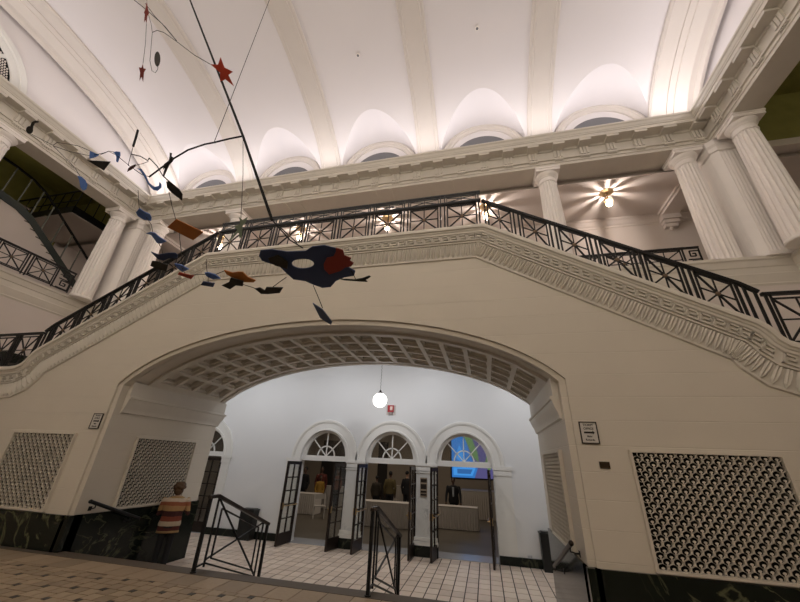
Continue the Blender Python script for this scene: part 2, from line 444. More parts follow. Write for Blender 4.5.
def kbox(f, u0, u1, d0, d1):
    a = [pp(f, u0, d0, .075), pp(f, u1, d0, .075), pp(f, u1, d1, .075), pp(f, u0, d1, .075)]
    b = [pp(f, u0, d0, .04), pp(f, u1, d0, .04), pp(f, u1, d1, .04), pp(f, u0, d1, .04)]
    m.grid([b, a], close=True); m.poly(a)
while s < TOTAL-.05:
    f = smooth_frame(s)
    if f[0] > -11.6 and f[0] < 5.8:
        for q in ((-.085, .06, .168, .188), (.04, .06, .168, .25), (-.03, .06, .232, .25), (-.085, -.065, .168, .31), (-.085, .085, .29, .31)): kbox(f, *q)
    s += .17
struct(m.build('trim_5', M_TRIM), 'carved moulding along the edge of the stair')

# ---- lower side walls, wall behind the flights, vestibule shell
for x, nm in ((XL, 'left'), (XR, 'right')):
    m = MB(); m.box(min(x, x+(.3 if x > 0 else -.3)), max(x, x+(.3 if x > 0 else -.3)), -4.4, 11.3, LOW-.2, 5.35); struct(m.build('wall_'+nm, M_GAL))
m = MB(); m.box(XL, CX-4.0, BY, BY+.08, 3.2, 5.4); m.box(CX-4.0, CX+4.0, BY, BY+.08, 4.25, 5.4); m.box(CX+4.0, XR, BY, BY+.08, 3.2, 5.4); struct(m.build('wall_stair_back', M_GAL))
m = MB(); m.box(XL-.3, XR+.3, -4.7, -4.4, -.3, 10.7); struct(m.build('wall_front', M_WALL))
m = MB(); m.box(XL-4.6, XR+4.6, BY+.02, 11.2, 5.36, ZG); struct(m.build('floor.002', M_GAL), 'gallery floor behind the landing')
for sx in (-1, 1):
    x0, x1 = (XL-4.6, XL) if sx < 0 else (XR, XR+4.6)
    m = MB(); m.box(x0, x1, -4.4, BY+.02, 5.36, ZG); struct(m.build('floor.003', M_GAL), 'side gallery floor')
m = MB(); m.box(XL+.1, XL+.14, 6.1, 8.0, ZL, 3.93); m.box(XL+.1, XL+2.2, BY-.04, BY-.0, ZL, 3.93); struct(m.build('baseboard_landing', M_GREEN))

# gallery edge moulding
def edge_moulding(nm, pts, sgn=1):
    """pts: plan polyline with the hall on its right-hand side times sgn"""
    prof = [(-.04, 6.02), (.10, 6.02), (.11, 5.95), (.08, 5.92), (.06, 5.78), (.04, 5.76), (.04, 5.62), (.055, 5.60), (.05, 5.57), (.01, 5.40), (.02, 5.38), (0, 5.33)]
    m = MB(); rows = []
    for k, p in enumerate(pts):
        dirs = []
        if k > 0: dirs.append((Vector(pts[k])-Vector(pts[k-1])).normalized())
        if k < len(pts)-1: dirs.append((Vector(pts[k+1])-Vector(pts[k])).normalized())
        ns = [Vector((d.y, -d.x))*sgn for d in dirs]
        n = ns[0] if len(ns) == 1 else (ns[0]+ns[1])/(1+ns[0].dot(ns[1]))
        rows.append([(p[0]+n.x*o, p[1]+n.y*o, z) for o, z in prof])
    m.grid(rows); struct(m.build(nm, M_TRIM, smooth=30))
edge_moulding('trim_6', [(XL, -4.3), (XL, BY), (CX-3.6, BY)])
edge_moulding('trim_7', [(CX+3.6, BY), (XR, BY), (XR, -4.3)])

# vestibule ceiling, ends
m = MB(); m.box(XL, XR, 8.5, 11.2, 5.3, 5.36); struct(m.build('ceiling_vestibule', M_WHITE))

# ---- door wall: arched openings
DOORS = [(-4.98, .80), (-2.80, .80), (-.62, .80)]
SIDE = (-9.45, .80)
ops = sorted(DOORS+[SIDE]); SP = 1.60
m = MB()
def opening_strip(m, y, xa, xb, zt=5.36):
    x = xa
    for c, h in ops:
        m.poly([(x, y, LOW-.1), (c-h, y, LOW-.1), (c-h, y, zt), (x, y, zt)])
        arc = [(c-h*cos(pi*k/24), SP+h*sin(pi*k/24)*1.06) for k in range(25)]
        m.grid([[(px, y, pz) for px, pz in arc], [(px, y, zt) for px, pz in arc]])
        x = c+h
    m.poly([(x, y, LOW-.1), (xb, y, LOW-.1), (xb, y, zt), (x, y, zt)])
opening_strip(m, DY, XL, XR); opening_strip(m, DY+.3, XL, XR)
for c, h in ops:
    pth = [(c-h, LOW-.1)]+[(c-h*cos(pi*k/24), SP+h*sin(pi*k/24)*1.06) for k in range(25)]+[(c+h, LOW-.1)]
    m.grid([[(x, DY, z) for x, z in pth], [(x, DY+.3, z) for x, z in pth]])
struct(m.build('wall_back', M_WHITE))
# archivolts
def archivolt(c, h, nm, y):
    m = MB(); prof = [(0.0, .0), (0, .045), (.05, .045), (.055, .02), (.22, .02), (.225, .04), (.25, .04), (.255, .055), (.315, .055), (.325, .0)]
    rows = []
    for k in range(33):
        a = pi*k/32
        rows.append([(c-(h+o)*cos(a), y-p, SP+(h*1.06+o)*sin(a)) for o, p in prof])
    m.grid(rows); struct(m.build(nm, M_WTRIM, smooth=20))
t = 8
for c, h in ops: archivolt(c, h, 'trim_%d' % t, DY); t += 1
# piers between and beside the doors: pale marble, cap and base mouldings
def pier(x0, x1, nm):
    m = MB(); y = DY
    m.box(x0, x1, y-.03, y+.02, -.22, 1.44, 0)
    m.box(x0-.03, x1+.03, y-.07, y+.02, 1.52, 1.60, 1); m.box(x0-.015, x1+.015, y-.05, y+.02, 1.40, 1.52, 1); m.box(x0-.02, x1+.02, y-.055, y+.02, 1.34, 1.37, 1)
    m.box(x0-.03, x1+.03, y-.07, y+.02, -.30, -.22, 1); m.box(x0-.045, x1+.045, y-.085, y+.02, -.40, -.31, 1)
    m.box(x0-.05, x1+.05, y-.09, y+.02, LOW-.02, -.41, 2)
    struct(m.build(nm, [M_LMARB, M_WTRIM, M_GREEN]))
pier(-4.18, -3.60, 'trim_13'); pier(-2.0, -1.42, 'trim_14')
def side_pilaster(x0, x1, nm):
    m = MB(); y = DY; m.box(x0, x1, y-.03, y+.02, LOW, 1.44); m.box(x0-.03, x1+.03, y-.06, y+.02, 1.50, 1.60); m.box(x0-.015, x1+.015, y-.045, y+.02, 1.36, 1.50)
    struct(m.build(nm, M_WTRIM))
side_pilaster(-6.22, -5.80, 'trim_15'); side_pilaster(.20, .66, 'trim_16'); side_pilaster(-8.64, -8.34, 'trim_17'); side_pilaster(-10.57, -10.26, 'trim_18')
m = MB()
for x0, x1 in ((XL, -10.6), (-8.66, -5.80), (.20, XR)): m.box(x0, x1, DY-.045, DY+.02, LOW-.02, LOW+.19)
struct(m.build('baseboard_back', M_GREEN))

# doors: transom, fanlight and two glazed leaves each
def ring(m, c, r0, r1, y0, y1, z0, sq=1.06, n=32, a0=0, a1=pi):
    rows = []
    for k in range(n+1):
        a = a0+(a1-a0)*k/n
        rows.append([(c-r0*cos(a), y0, z0+r0*sq*sin(a)), (c-r1*cos(a), y0, z0+r1*sq*sin(a)), (c-r1*cos(a), y1, z0+r1*sq*sin(a)), (c-r0*cos(a), y1, z0+r0*sq*sin(a))])
    m.grid(rows, close=True)
def door(nm, c, h, leaves, closed=False):
    root = bpy.data.objects.new(nm, None); COL.objects.link(root); root.location = (c, DY, LOW); struct(root)
    y0, y1 = .10, .18; Z = lambda z: z-LOW
    m = MB(); ring(m, 0, h-.13, h+.01, y0, y1, Z(1.66)); m.box(-h, h, y0-.03, y1+.02, Z(1.54), Z(1.67))
    m.build('transom_frame', M_WTRIM, root)
    m = MB(); R = h-.13
    ring(m, 0, .27, .305, y0+.02, y1-.02, Z(1.67), 1.06, 16)
    for k in range(1, 4):
        a = pi*k/4; m.bar((0, .14, Z(1.68)), (-R*cos(a), .14, Z(1.67)+R*1.06*sin(a)), .014, .02)
    m.box(-R, R, y0+.02, y1-.02, Z(1.665), Z(1.69)); m.ell((0, .14, Z(1.68)), .05, .03, .05, 10, 6)
    m.build('fanlight_bars', M_WTRIM, root)
    m = MB(); m.prism([(-R*cos(pi*k/24), .14, Z(1.67)+R*1.06*sin(pi*k/24)) for k in range(25)], (0, 1, 0), .006); m.build('pane', M_GLASS, root)
    for hx, ang, sd in leaves:
        W, Hh, T = .75, 2.15, .025
        lf = MB(); z0 = .015
        lf.box(0, .075, -T, T, z0, Hh); lf.box(W-.075, W, -T, T, z0, Hh); lf.box(.075, W-.075, -T, T, z0, .30); lf.box(.075, W-.075, -T, T, Hh-.09, Hh)
        lf.box(W/2-.014, W/2+.014, -T*.8, T*.8, .30, Hh-.09)
        for k in range(1, 5): z = .30+(Hh-.39)*k/5; lf.box(.075, W-.075, -T*.8, T*.8, z-.014, z+.014)
        l = lf.build('door_leaf', M_DOOR, root); l.location = (hx-c, .07, 0)
        l.rotation_euler = (0, 0, ang)
        g = MB(); g.box(.075, W-.075, -.004, .004, .30, Hh-.09); g.build('pane', M_GLASS, l)
        b = MB(); s_ = sd
        if not closed:
            b.tube([(.06, s_*.03, .98), (.06, s_*.09, .98), (W-.06, s_*.09, .98), (W-.06, s_*.03, .98)], .014, 8)
            b.build('push_bar', M_BRASS, l)
        q = MB(); q.box(W-.065, W-.02, -.045, .045, .90, 1.06); q.build('lock_plate', M_BRASS, l)
    return root
D1, D2, D3 = DOORS
rad = math.radians
door('door_1', D1[0], .8, [(D1[0]-.78, rad(-94), 1), (D1[0]+.80, rad(180+79), -1)])
door('door_2', D2[0], .8, [(D2[0]-.76, rad(-92), 1), (D2[0]+.76, rad(180+89), -1)])
door('door_3', D3[0], .8, [(D3[0]-.78, rad(-96), 1), (D3[0]+.70, rad(180+87), -1)])
door('door_4', SIDE[0], .8, [(SIDE[0]-.76, 0, 1), (SIDE[0]+.76, pi, -1)], True)
# ------------------------------------------------------------------ upper storey
AX = 9.63; AY = 8.3                         # column axes: half width of the hall, back row
ZC = 9.55; ZT = 10.47                       # soffit and top of the entablature
def ent_rows(prof):
    L_, R_ = CX-AX, CX+AX
    pl = [(L_, -4.35, 1, 0), (L_, AY, 1, -1), (R_, AY, -1, -1), (R_, -4.35, -1, 0)]
    return [[(x+dx*p, y+dy*p, z) for p, z in prof] for x, y, dx, dy in pl]
m = MB()
prof = [(-.36, ZT), (-.36, 9.75), (-.30, 9.72), (-.30, ZC), (.31, ZC), (.31, 9.64), (.33, 9.645), (.33, 9.735), (.375, 9.745), (.375, 9.79), (.33, 9.80), (.33, 10.08), (.36, 10.09), (.37, 10.12), (.40, 10.135),
        (.64, 10.135), (.64, 10.24), (.655, 10.25), (.655, 10.275), (.67, 10.30), (.69, 10.37), (.715, 10.40), (.715, 10.45), (.70, ZT), (-.36, ZT)]
m.grid(ent_rows(prof))
def tri(m, c, t, n):
    """one triglyph with its mutule and guttae; c on the axis, t along, n toward the hall"""
    c = Vector(c); t = Vector(t); n = Vector(n); Zv = Vector((0, 0, 1))
    for k in (-1, 0, 1): m.obox(c+t*(k*.085)+n*.36+Zv*9.925, t*.030, n*.03, Zv*.125)
    m.obox(c+n*.34+Zv*9.925, t*.13, n*.018, Zv*.125)
    m.obox(c+n*.36+Zv*10.065, t*.125, n*.03, Zv*.018)
    m.obox(c+n*.35+Zv*9.725, t*.12, n*.035, Zv*.012)
    for k in range(5): m.obox(c+t*((k-2)*.05)+n*.352+Zv*9.702, t*.014, n*.015, Zv*.016)
    m.obox(c+n*.505+Zv*10.10, t*.15, n*.125, Zv*.038)
for k in range(-13, 14): tri(m, (CX+k*.7, AY, 0), (1, 0, 0), (0, -1, 0))
for sx in (-1, 1):
    y = AY-.9
    while y > -4: tri(m, (CX+sx*AX, y, 0), (0, 1, 0), (-sx, 0, 0)); y -= .7
struct(m.build('trim_19', M_TRIM), 'entablature with triglyphs below the vault')
# soffit bands of the central span
m = MB()
for x in (CX-3.0, CX-.25+.5, CX+2.75, CX-5.25, CX+5.25): m.box(x-.30, x-.22, AY-.31, AY+.31, ZC-.02, ZC+.02); m.box(x+.22, x+.30, AY-.31, AY+.31, ZC-.02, ZC+.02)
struct(m.build('trim_20', M_TRIM))

# fluted columns
def make_column():
    root = thing('fluted_column', '', 'column')
    m = MB(); m.lathe([(.0, 0), (.30, 0), (.312, .02), (.312, .06), (.292, .085), (.0, .085)], seg=40); m.build('column_base', M_COL, root, smooth=40)
    m = MB(); prof = []
    for k in range(9):
        t = k/8; prof.append((.285-.05*t**1.5, .08+3.04*t))
    NF = 20; SG = 6
    m.lathe(prof, seg=NF*SG, rmod=lambda j: 1-.085*sin(pi*(j % SG)/SG) if j % SG else 1.0)
    m.build('shaft', M_COL, root)
    m = MB(); m.lathe([(.0, 3.10), (.238, 3.10), (.25, 3.12), (.25, 3.135), (.234, 3.15), (.234, 3.25), (.246, 3.262), (.256, 3.275), (.256, 3.29), (.29, 3.33), (.312, 3.37), (.315, 3.41), (.0, 3.41)], seg=40)
    m.box(-.325, .325, -.325, .325, 3.41, 3.50); m.box(-.34, .34, -.34, .34, 3.50, 3.55); m.build('capital', M_COL, root, smooth=40)
    return root
col0 = make_column()
cols = [(CX+8.78, AY, 'right column of the back row, standing beside the right corner pier'),
        (CX+5.26, AY, 'fluted column rising behind the right stair railing, next to a ceiling lamp'),
        (CX-5.26, AY, 'fluted column whose capital shows above the left end of the landing railing'),
        (CX-8.78, AY, 'fluted column on the right side of the left corner pier, behind the blue hanging plates'),
        (CX+AX, 7.4, 'fluted column of the right side gallery, at the right edge of the photo'),
        (CX+AX, 3.9, 'fluted column of the right side gallery, nearer the camera'),
        (CX-AX, 7.4, 'fluted column of the left side gallery, standing left of the left corner pier'),
        (CX-AX, 3.9, 'fluted column at the far left edge of the photo, its capital under the entablature')]
for k, (x, y, lab) in enumerate(cols):
    c = col0 if k == 0 else copy_tree(col0); c.location = (x, y, ZG); tag(c, lab, 'column', 'fluted columns of the upper storey')
# corner piers
def pier_plan(sx, e=0.0):
    """plan about the corner axis; hall lies toward (-sx, -1)"""
    pts = []; h = .43+e; fl = e == 0
    def run(p0, p1, n, inward):
        out = []
        for k in range(n):
            for q in range(5):
                t = (k+q/5)/n; d = .035*sin(pi*q/5) if fl else 0
                out.append((p0[0]+(p1[0]-p0[0])*t+inward[0]*d, p0[1]+(p1[1]-p0[1])*t+inward[1]*d))
        return out
    # local: hall toward +u,+v (u = -sx*x, v = -y)
    pts += [(-.43-e, -.43-e), (-.43-e, h)]
    pts += run((-.41-e, h), (.30+e, h), 10, (0, -1)); pts += [(.30+e, h)]
    pts += run((h, .30+e), (h, -.41-e), 10, (-1, 0)); pts += [(h, -.43-e)]
    return [(-sx*u, -v) for u, v in pts]
for sx, lab in ((1, 'square fluted corner pier between two round columns on the right'), (-1, 'square fluted corner pier between two round columns on the left')):
    root = thing('corner_pier', lab, 'pier', (CX+sx*AX, AY, ZG))
    def ext(nm, lv):
        m = MB(); m.grid([[(x, y, z) for x, y in pier_plan(sx, e)] for e, z in lv], close=True)
        m.poly([(x, y, lv[0][1]) for x, y in pier_plan(sx, lv[0][0])]); m.poly([(x, y, lv[-1][1]) for x, y in pier_plan(sx, lv[-1][0])]); m.build(nm, M_COL, root)
    ext('column_base', [(.03, 0), (.03, .09), (.001, .11)]); ext('shaft', [(0, .1), (0, 3.2)])
    ext('capital', [(.001, 3.18), (.03, 3.2), (.03, 3.24), (.012, 3.26), (.012, 3.34), (.045, 3.40), (.05, 3.55)])

# ------------------------------------------------------------------ vault
VY, VA, VZ, VB = 2.0, 6.25, 10.45, 2.45
LC = [CX+3.5*k for k in (-2, -1, 0, 1, 2)]; LZ = 10.60; LR = 1.40
def vz(y): u = (y-VY)/VA; return VZ+VB*sqrt(max(0, 1-u*u))
def vy(z): u = (z-VZ)/VB; return VY+VA*sqrt(max(0, 1-u*u))
xs = set([XL-.1, XR+.1])
for c in LC:
    for k in range(29): xs.add(round(c-LR*cos(pi*k/28), 5))
for c in (CX-5.25, CX-1.75, CX+1.75, CX+5.25): xs.add(c)
xs = sorted(xs)
def pen(x):
    for c in LC:
        if abs(x-c) < LR+1e-6: return LZ+.99*sqrt(max(0, LR*LR-(x-c)**2))
    return None
rows = []
YW = 8.25
for x in xs:
    h = pen(x)
    if h is None or h <= VZ+.02: h = VZ; yi = YW
    else: yi = min(YW-1e-4, vy(h))
    r = []
    for k in range(5): r.append((x, YW+(yi-YW)*k/4, h if k else h))
    a0 = math.acos(min(1, (yi-VY)/VA))
    for k in range(1, 41):
        a = a0+(pi/2-a0)*k/40; r.append((x, VY+VA*cos(a), VZ+VB*sin(a)))
    r2 = [(px, 2*VY-py, pz) for px, py, pz in r[:-1]][::-1]
    rows.append(r+r2)
m = MB(); m.grid(rows); struct(m.build('ceiling', M_VAULT, smooth=20))
# lunette walls with grey blinds and round trims, back and front
m = MB(); m.box(XL-.1, XR+.1, YW, YW+.1, 10.2, 12.2); struct(m.build('wall_clerestory', M_VAULT))
n_ = 21
for k, c in enumerate(LC):
    m = MB(); pr = [(1.14, .0), (1.14, .05), (1.18, .07), (1.24, .07), (1.26, .10), (1.33, .10), (1.36, .06), (1.36, 0)]
    m.grid([[(c-r*cos(pi*q/32), YW-p, LZ+r*1.06*sin(pi*q/32)) for r, p in pr] for q in range(33)])
    struct(m.build('trim_%d' % n_, M_RIB, smooth=35)); n_ += 1
    w = MB(); w.prism([(c-.95*cos(pi*q/24), YW-.012, LZ+.93*sin(pi*q/24)) for q in range(25)], (0, 1, 0), .02)
    struct(w.build('window_%d' % (k+1), M_BLIND))
# ribs
def rib(xc, prof, nm):
    m = MB(); rows = []
    for k in range(61):
        a = pi*(k+.0)/60; ny, nz = cos(a)/VA, sin(a)/VB; l = math.hypot(ny, nz); ny /= l; nz /= l
        rows.append([(xc+u, VY+VA*cos(a)-ny*p, VZ+VB*sin(a)-nz*p) for u, p in prof])
    m.grid(rows); struct(m.build(nm, M_RIB, smooth=30))
rp = [(-.36, -.02), (-.36, .035), (-.33, .06), (-.27, .06), (-.245, .085), (-.23, .085), (-.22, .075), (.22, .075), (.23, .085), (.245, .085), (.27, .06), (.33, .06), (.36, .035), (.36, -.02)]
for k in (-1.5, -.5, .5, 1.5): rib(CX+3.5*k, rp, 'trim_%d' % n_); n_ += 1
ep = [(-.78, -.02), (-.78, .06), (-.73, .10), (-.70, .075), (-.36, .075), (-.35, .05), (-.335, .05), (-.33, .075), (-.18, .085), (-.17, .12), (-.08, .14), (.06, .21), (.10, .22), (.12, .17), (.26, .17), (.28, .20), (.33, .26), (.37, .26), (.38, .2), (.44, .2), (.44, -.02)]
for sx in (-1, 1): rib(CX+sx*(8.24+.78), [(sx*u, p) for u, p in ep][::sx], 'trim_%d' % n_); n_ += 1
# end walls of the vault with the round-headed window
for sx, nm in ((-1, 'wall_tympanum'), (1, 'wall_tympanum.001')):
    m = MB(); x = CX+sx*9.62; m.prism([(x, VY+VA*cos(pi*k/40), VZ+VB*sin(pi*k/40)) for k in range(41)]+[(x, VY-VA, 10.1), (x, VY+VA, 10.1)], (1, 0, 0), .1)
    struct(m.build(nm, M_VAULT))
    xf = x-sx*.05; wy, wz, wr = 2.05, 10.55, 1.36
    m = MB(); pr = [(wr, 0), (wr, .05), (wr+.06, .07), (wr+.2, .05), (wr+.22, .09), (wr+.34, .10), (wr+.38, .05), (wr+.38, 0)]
    m.grid([[(xf-sx*p, wy-r*cos(pi*q/36), wz+r*sin(pi*q/36)) for r, p in pr] for q in range(37)])
    for a in (45, 90, 135): m.bar((xf-sx*.03, wy, wz), (xf-sx*.03, wy-wr*cos(rad(a)), wz+wr*sin(rad(a))), .05, .02, (1, 0, 0))
    struct(m.build('trim_%d' % n_, M_WTRIM, smooth=30)); n_ += 1
    w = MB(); w.prism([(xf-sx*.005, wy-wr*cos(pi*q/24), wz+wr*sin(pi*q/24)) for q in range(25)], (1, 0, 0), .02, 0)
    for q in range(-28, 29):
        for rr in range(1, 21):
            yy, zz = wy+q*.055+(.027 if rr % 2 else 0), wz+rr*.075
            if (yy-wy)**2+(zz-wz)**2 < (wr-.04)**2: w.box(xf-sx*.02-.008, xf-sx*.02+.008, yy-.016, yy+.016, zz-.026, zz+.026, 1)
    struct(w.build('window_%d' % (6 if sx < 0 else 7), [M_VOID, M_RIB]))

# ceiling lights of the vault
def ceiling_spot(x, y):
    t = thing('recessed_ceiling_light', 'small round fitting in the vault '+('between the second and third ribs' if x < 0 else 'to the right of the middle ribs'), 'ceiling light', (x, y, vz(y)-.005), 0, 'small round fittings in the vault')
    m = MB(); m.lathe([(.0, -.02), (.04, -.02), (.06, -.015), (.065, .0), (.0, .0)], seg=20); m.build('trim_ring', M_COL, t, smooth=40)
    m = MB(); m.lathe([(.0, -.024), (.036, -.024), (.036, -.02), (0, -.02)], seg=16); m.build('lens', M_BLIND, t)
ceiling_spot(-2.97, 5.48); ceiling_spot(.49, 5.49)

# ------------------------------------------------------------------ gallery rooms
GX0, GX1 = XL-4.6, XR+4.6
m = MB(); m.box(GX0, GX1, AY+.36, 11.3, 9.62, 9.7); struct(m.build('ceiling_gallery', M_GAL))
m = MB(); m.box(GX0, GX1, DY, DY+.2, ZG, 9.65); struct(m.build('wall_gallery', M_GAL))
m = MB(); rows = [[(x, DY-p, z) for p, z in ((0, 9.28), (.03, 9.30), (.03, 9.36), (.07, 9.40), (.12, 9.52), (.16, 9.55), (.16, 9.62))] for x in (GX0, GX1)]; m.grid(rows)
rows = [[(x, AY+.36+p, z) for p, z in ((0, 9.40), (.03, 9.42), (.08, 9.52), (.12, 9.56), (.12, 9.62))] for x in (GX0, GX1)]; m.grid(rows)
struct(m.build('trim_cornice', M_GAL))
for k, x in enumerate((CX+9.5, CX-9.5)):
    m = MB(); m.box(x-.24, x+.24, AY+.5, DY-.05, 9.44, 9.63); m.box(x-.29, x-.22, AY+.5, DY-.05, 9.53, 9.63); m.box(x+.22, x+.29, AY+.5, DY-.05, 9.53, 9.63)
    m.box(x-.26, x+.26, DY-.30, DY, 9.26, 9.45); m.box(x-.22, x+.22, DY-.24, DY, 9.14, 9.27); m.box(x-.19, x+.19, DY-.17, DY, 9.02, 9.15); m.ell((x, DY-.08, 9.0), .06, .06, .06, 8, 6)
    struct(m.build('trim_beam', M_GAL))
for sx in (-1, 1):
    xo = GX0 if sx < 0 else GX1; xi = CX+sx*(AX+.3)
    m = MB(); m.box(min(xo, xo+sx*.2), max(xo, xo+sx*.2), -4.4, 11.3, ZG-.1, 11.8); struct(m.build('wall_gallery_side', M_GAL))
    m = MB(); m.box(min(xo, xi), max(xo, xi), -4.4, AY+.3, 11.5, 11.6); struct(m.build('ceiling_side_gallery', M_OLIVE))
    m = MB(); m.box(min(xo, xi), max(xo, xi), AY+.12, AY+.3, 9.75, 11.5); struct(m.build('wall_lintel', M_OLIVE))
    m = MB(); m.box(min(xo, xi), max(xo, xi), AY+.06, AY+.34, 9.55, 9.76); struct(m.build('trim_lintel', M_GAL))
    m = MB(); m.box(min(xo-sx*.01, xo-sx*.04), max(xo-sx*.01, xo-sx*.04), -4.4, AY+.1, 8.9, 11.5); struct(m.build('wall_side_upper', M_OLIVE))
    m = MB(); m.box(min(xo, xi), max(xo, xi), -4.6, -4.4, ZG, 11.6); struct(m.build('wall_gallery_front', M_GAL))

# gallery lamps
def make_lamp():
    t = thing('gallery_ceiling_lamp', '', 'ceiling lamp')
    m = MB(); m.lathe([(0, -.05), (.06, -.05), (.16, -.03), (.2, -.012), (.2, 0), (0, 0)], seg=32); m.build('ceiling_plate', M_BRASS, t, smooth=40)
    m = MB(); m.tube([(0, 0, -.04), (0, 0, -.22)], .016, 10); m.lathe([(0, -.25), (.045, -.25), (.055, -.23), (.03, -.2), (0, -.2)], seg=16); m.build('stem', M_BRASS, t, smooth=40)
    m = MB()
    for k in range(9):
        a = 2*pi*k/9
        c, s = cos(a), sin(a); pt = [(.05*c, .05*s, -.23), (.085*c, .085*s, -.27), (.115*c, .115*s, -.34), (.12*c, .12*s, -.42), (.105*c, .105*s, -.50)]
        for p, q, w in zip(pt, pt[1:], (.013, .019, .012, .006)): m.bar(p, q, w, .003, (c, s, 0))
    m.build('shade_rib', M_BRASS, t)
    m = MB(); m.ell((0, 0, -.47), .085, .085, .075, 16, 10); m.tube([(0, 0, -.25), (0, 0, -.31)], .02, 8); m.build('bulb', M_BULB, t, smooth=60)
    l = bpy.data.lights.new('lamp_light', 'POINT'); l.energy = 50; l.color = (1, .86, .78); l.shadow_soft_size = .012
    lo = bpy.data.objects.new('lamp_light', l); COL.objects.link(lo); lo.parent = t; lo.location = (0, 0, -.355)
    return t
lamp0 = make_lamp()
for k, (x, lab) in enumerate(((4.26, 'lit gallery ceiling lamp casting shadow rays, above the right stair railing'), (.52, 'lit gallery lamp seen through the railing at the right end of the landing'),
      (-2.95, 'lit gallery lamp seen through the middle of the landing railing'), (-6.42, 'lit gallery lamp seen through the landing railing above the navy hanging plate'), (-9.95, 'lit gallery lamp seen at the left end of the landing railing'))):
    c = lamp0 if k == 0 else copy_tree(lamp0); c.location = (x, 9.5, 9.62); tag(c, lab, 'ceiling lamp', 'gallery ceiling lamps')

# ------------------------------------------------------------------ railings
def rail(root, posts, panels=True, w=.013, inset=.10, hand=.03, hw=.024, mat_=None, double=True, low=.05, cross=True):
    """posts: (x, y, base z, top z); handrail, bottom rail, double posts, crossed panels with a rosette"""
    mat_ = mat_ or M_BLACK
    m = MB()
    for a, b in zip(posts, posts[1:]): m.bar((a[0], a[1], a[3]-.02), (b[0], b[1], b[3]-.02), hw, hand)
    m.build('handrail', mat_, root)
    m = MB()
    for a, b in zip(posts, posts[1:]): m.bar((a[0], a[1], a[2]+low), (b[0], b[1], b[2]+low), .013, .014)
    m.build('bottom_rail', mat_, root)
    n = len(posts)
    for k, p in enumerate(posts):
        m = MB()
        dirs = []
        if k > 0: q = posts[k-1]; d = Vector((q[0]-p[0], q[1]-p[1])); dirs.append((d.normalized(), d.length, q))
        if k < n-1: q = posts[k+1]; d = Vector((q[0]-p[0], q[1]-p[1])); dirs.append((d.normalized(), d.length, q))
        for d, l, q in dirs:
            o = .042 if double else 0; t = o/l
            m.bar((p[0]+d.x*o, p[1]+d.y*o, p[2]+(q[2]-p[2])*t), (p[0]+d.x*o, p[1]+d.y*o, p[3]+(q[3]-p[3])*t-.02), .015, .015)
        m.build('post', mat_, root)
    if not panels: return
    for a, b in zip(posts, posts[1:]):
        a = Vector(a); b = Vector(b); l = math.hypot(b.x-a.x, b.y-a.y)
        if l < .35: continue
        def q(t, v):
            p = a+(b-a)*t; return Vector((p[0], p[1], p[2]+low+(p[3]-p[2]-low-.02)*v))
        t0 = inset/l; t1 = 1-t0; v0, v1 = .06, .90
        nrm = Vector((-(b.y-a.y)/l, (b.x-a.x)/l, 0)); m = MB()
        for s, e in (((t0, 0), (t0, 1)), ((t1, 0), (t1, 1)), ((t0, v1), (t1, v1)), ((t0, v0), (t1, v0)), ((t0, v0), (t1, v1)), ((t0, v1), (t1, v0))): m.bar(q(*s), q(*e), w, .010, nrm)
        for s, e in (((.5, v0), (.5, v1)), ((t0, (v0+v1)/2), (t1, (v0+v1)/2))): m.bar(q(*s), q(*e), w*.7, .008, nrm)
        pn = m.build('panel', mat_, root)
        c = q(.5, (v0+v1)/2); r = MB(); Rm = Matrix((nrm, nrm.cross(Vector((0, 0, 1))), Vector((0, 0, 1)))).transposed()
        r.ell(c, .026, .04, .04, 10, 6, Rm); r.build('rosette', M_ROSE, pn)
def key_panel(root, p0, p1, zb, zt):
    """greek key end panel between two plan points"""
    m = MB(); a = Vector((*p0, 0)); b = Vector((*p1, 0)); d = b-a; nrm = Vector((-d.y, d.x, 0)).normalized()
    P_ = lambda u, v: a+d*u+Vector((0, 0, zb+(zt-zb)*v))
    for k in range(2):
        v = .06+k*.45; seqs = [(0, v), (1, v), (1, v+.38), (.25, v+.38), (.25, v+.14), (.68, v+.14), (.68, v+.26), (.45, v+.26)]
        for s, e in zip(seqs, seqs[1:]): m.bar(P_(*s), P_(*e), .013, .011, nrm)
    m.build('key_panel', M_BLACK, root)
RY = FY+.05
for sx, lab in ((1, 'black iron stair railing descending to the right of the landing'), (-1, 'black iron stair railing descending to the left of the landing')):
    t = thing('stair_railing', lab, 'railing', (CX+sx*(CR if sx > 0 else CL), RY, ZS), 0, 'black iron railings of the stair')
    ps = []; c0 = CR if sx > 0 else CL; zr = lambda d: ZS-(ZS-3.58)*(d-c0)/(6.84-c0)
    for k in range(7):
        d = c0+.012+k*(6.89-c0)/6; z = zr(d); ps.append((sx*(d-c0), 0, z-ZS+.02, z-ZS+.74))
    d = 7.10; ps.append((sx*(d-c0), 0, ZL-ZS+.06, 4.12-ZS))
    rail(t, ps)
    t2 = thing('landing_railing', 'black iron railing of the side landing at the '+('right' if sx > 0 else 'left')+' edge of the photo', 'railing', (CX+sx*7.125, RY, ZL), 0, 'black iron railings of the stair')
    rail(t2, [(sx*(k*.78), 0, .03, .89) for k in range(4)])
t = thing('landing_railing', 'long black iron railing with crossed panels along the central landing', 'railing', (CX+(CR-CL)/2, RY, ZS), 0, 'black iron railings of the stair')
HL = (CR+CL)/2-.012; ps = [(-HL+2*HL*k/8, 0, .02, .74) for k in range(9)]
rail(t, ps, hw=.017)
m = MB()
m.bar((-HL, .02, .985), (HL, .02, .985), .014, .02); m.bar((-HL, .02, .93), (HL, .02, .93), .011, .014); m.bar((-HL, .02, .78), (HL, .02, .78), .012, .014)
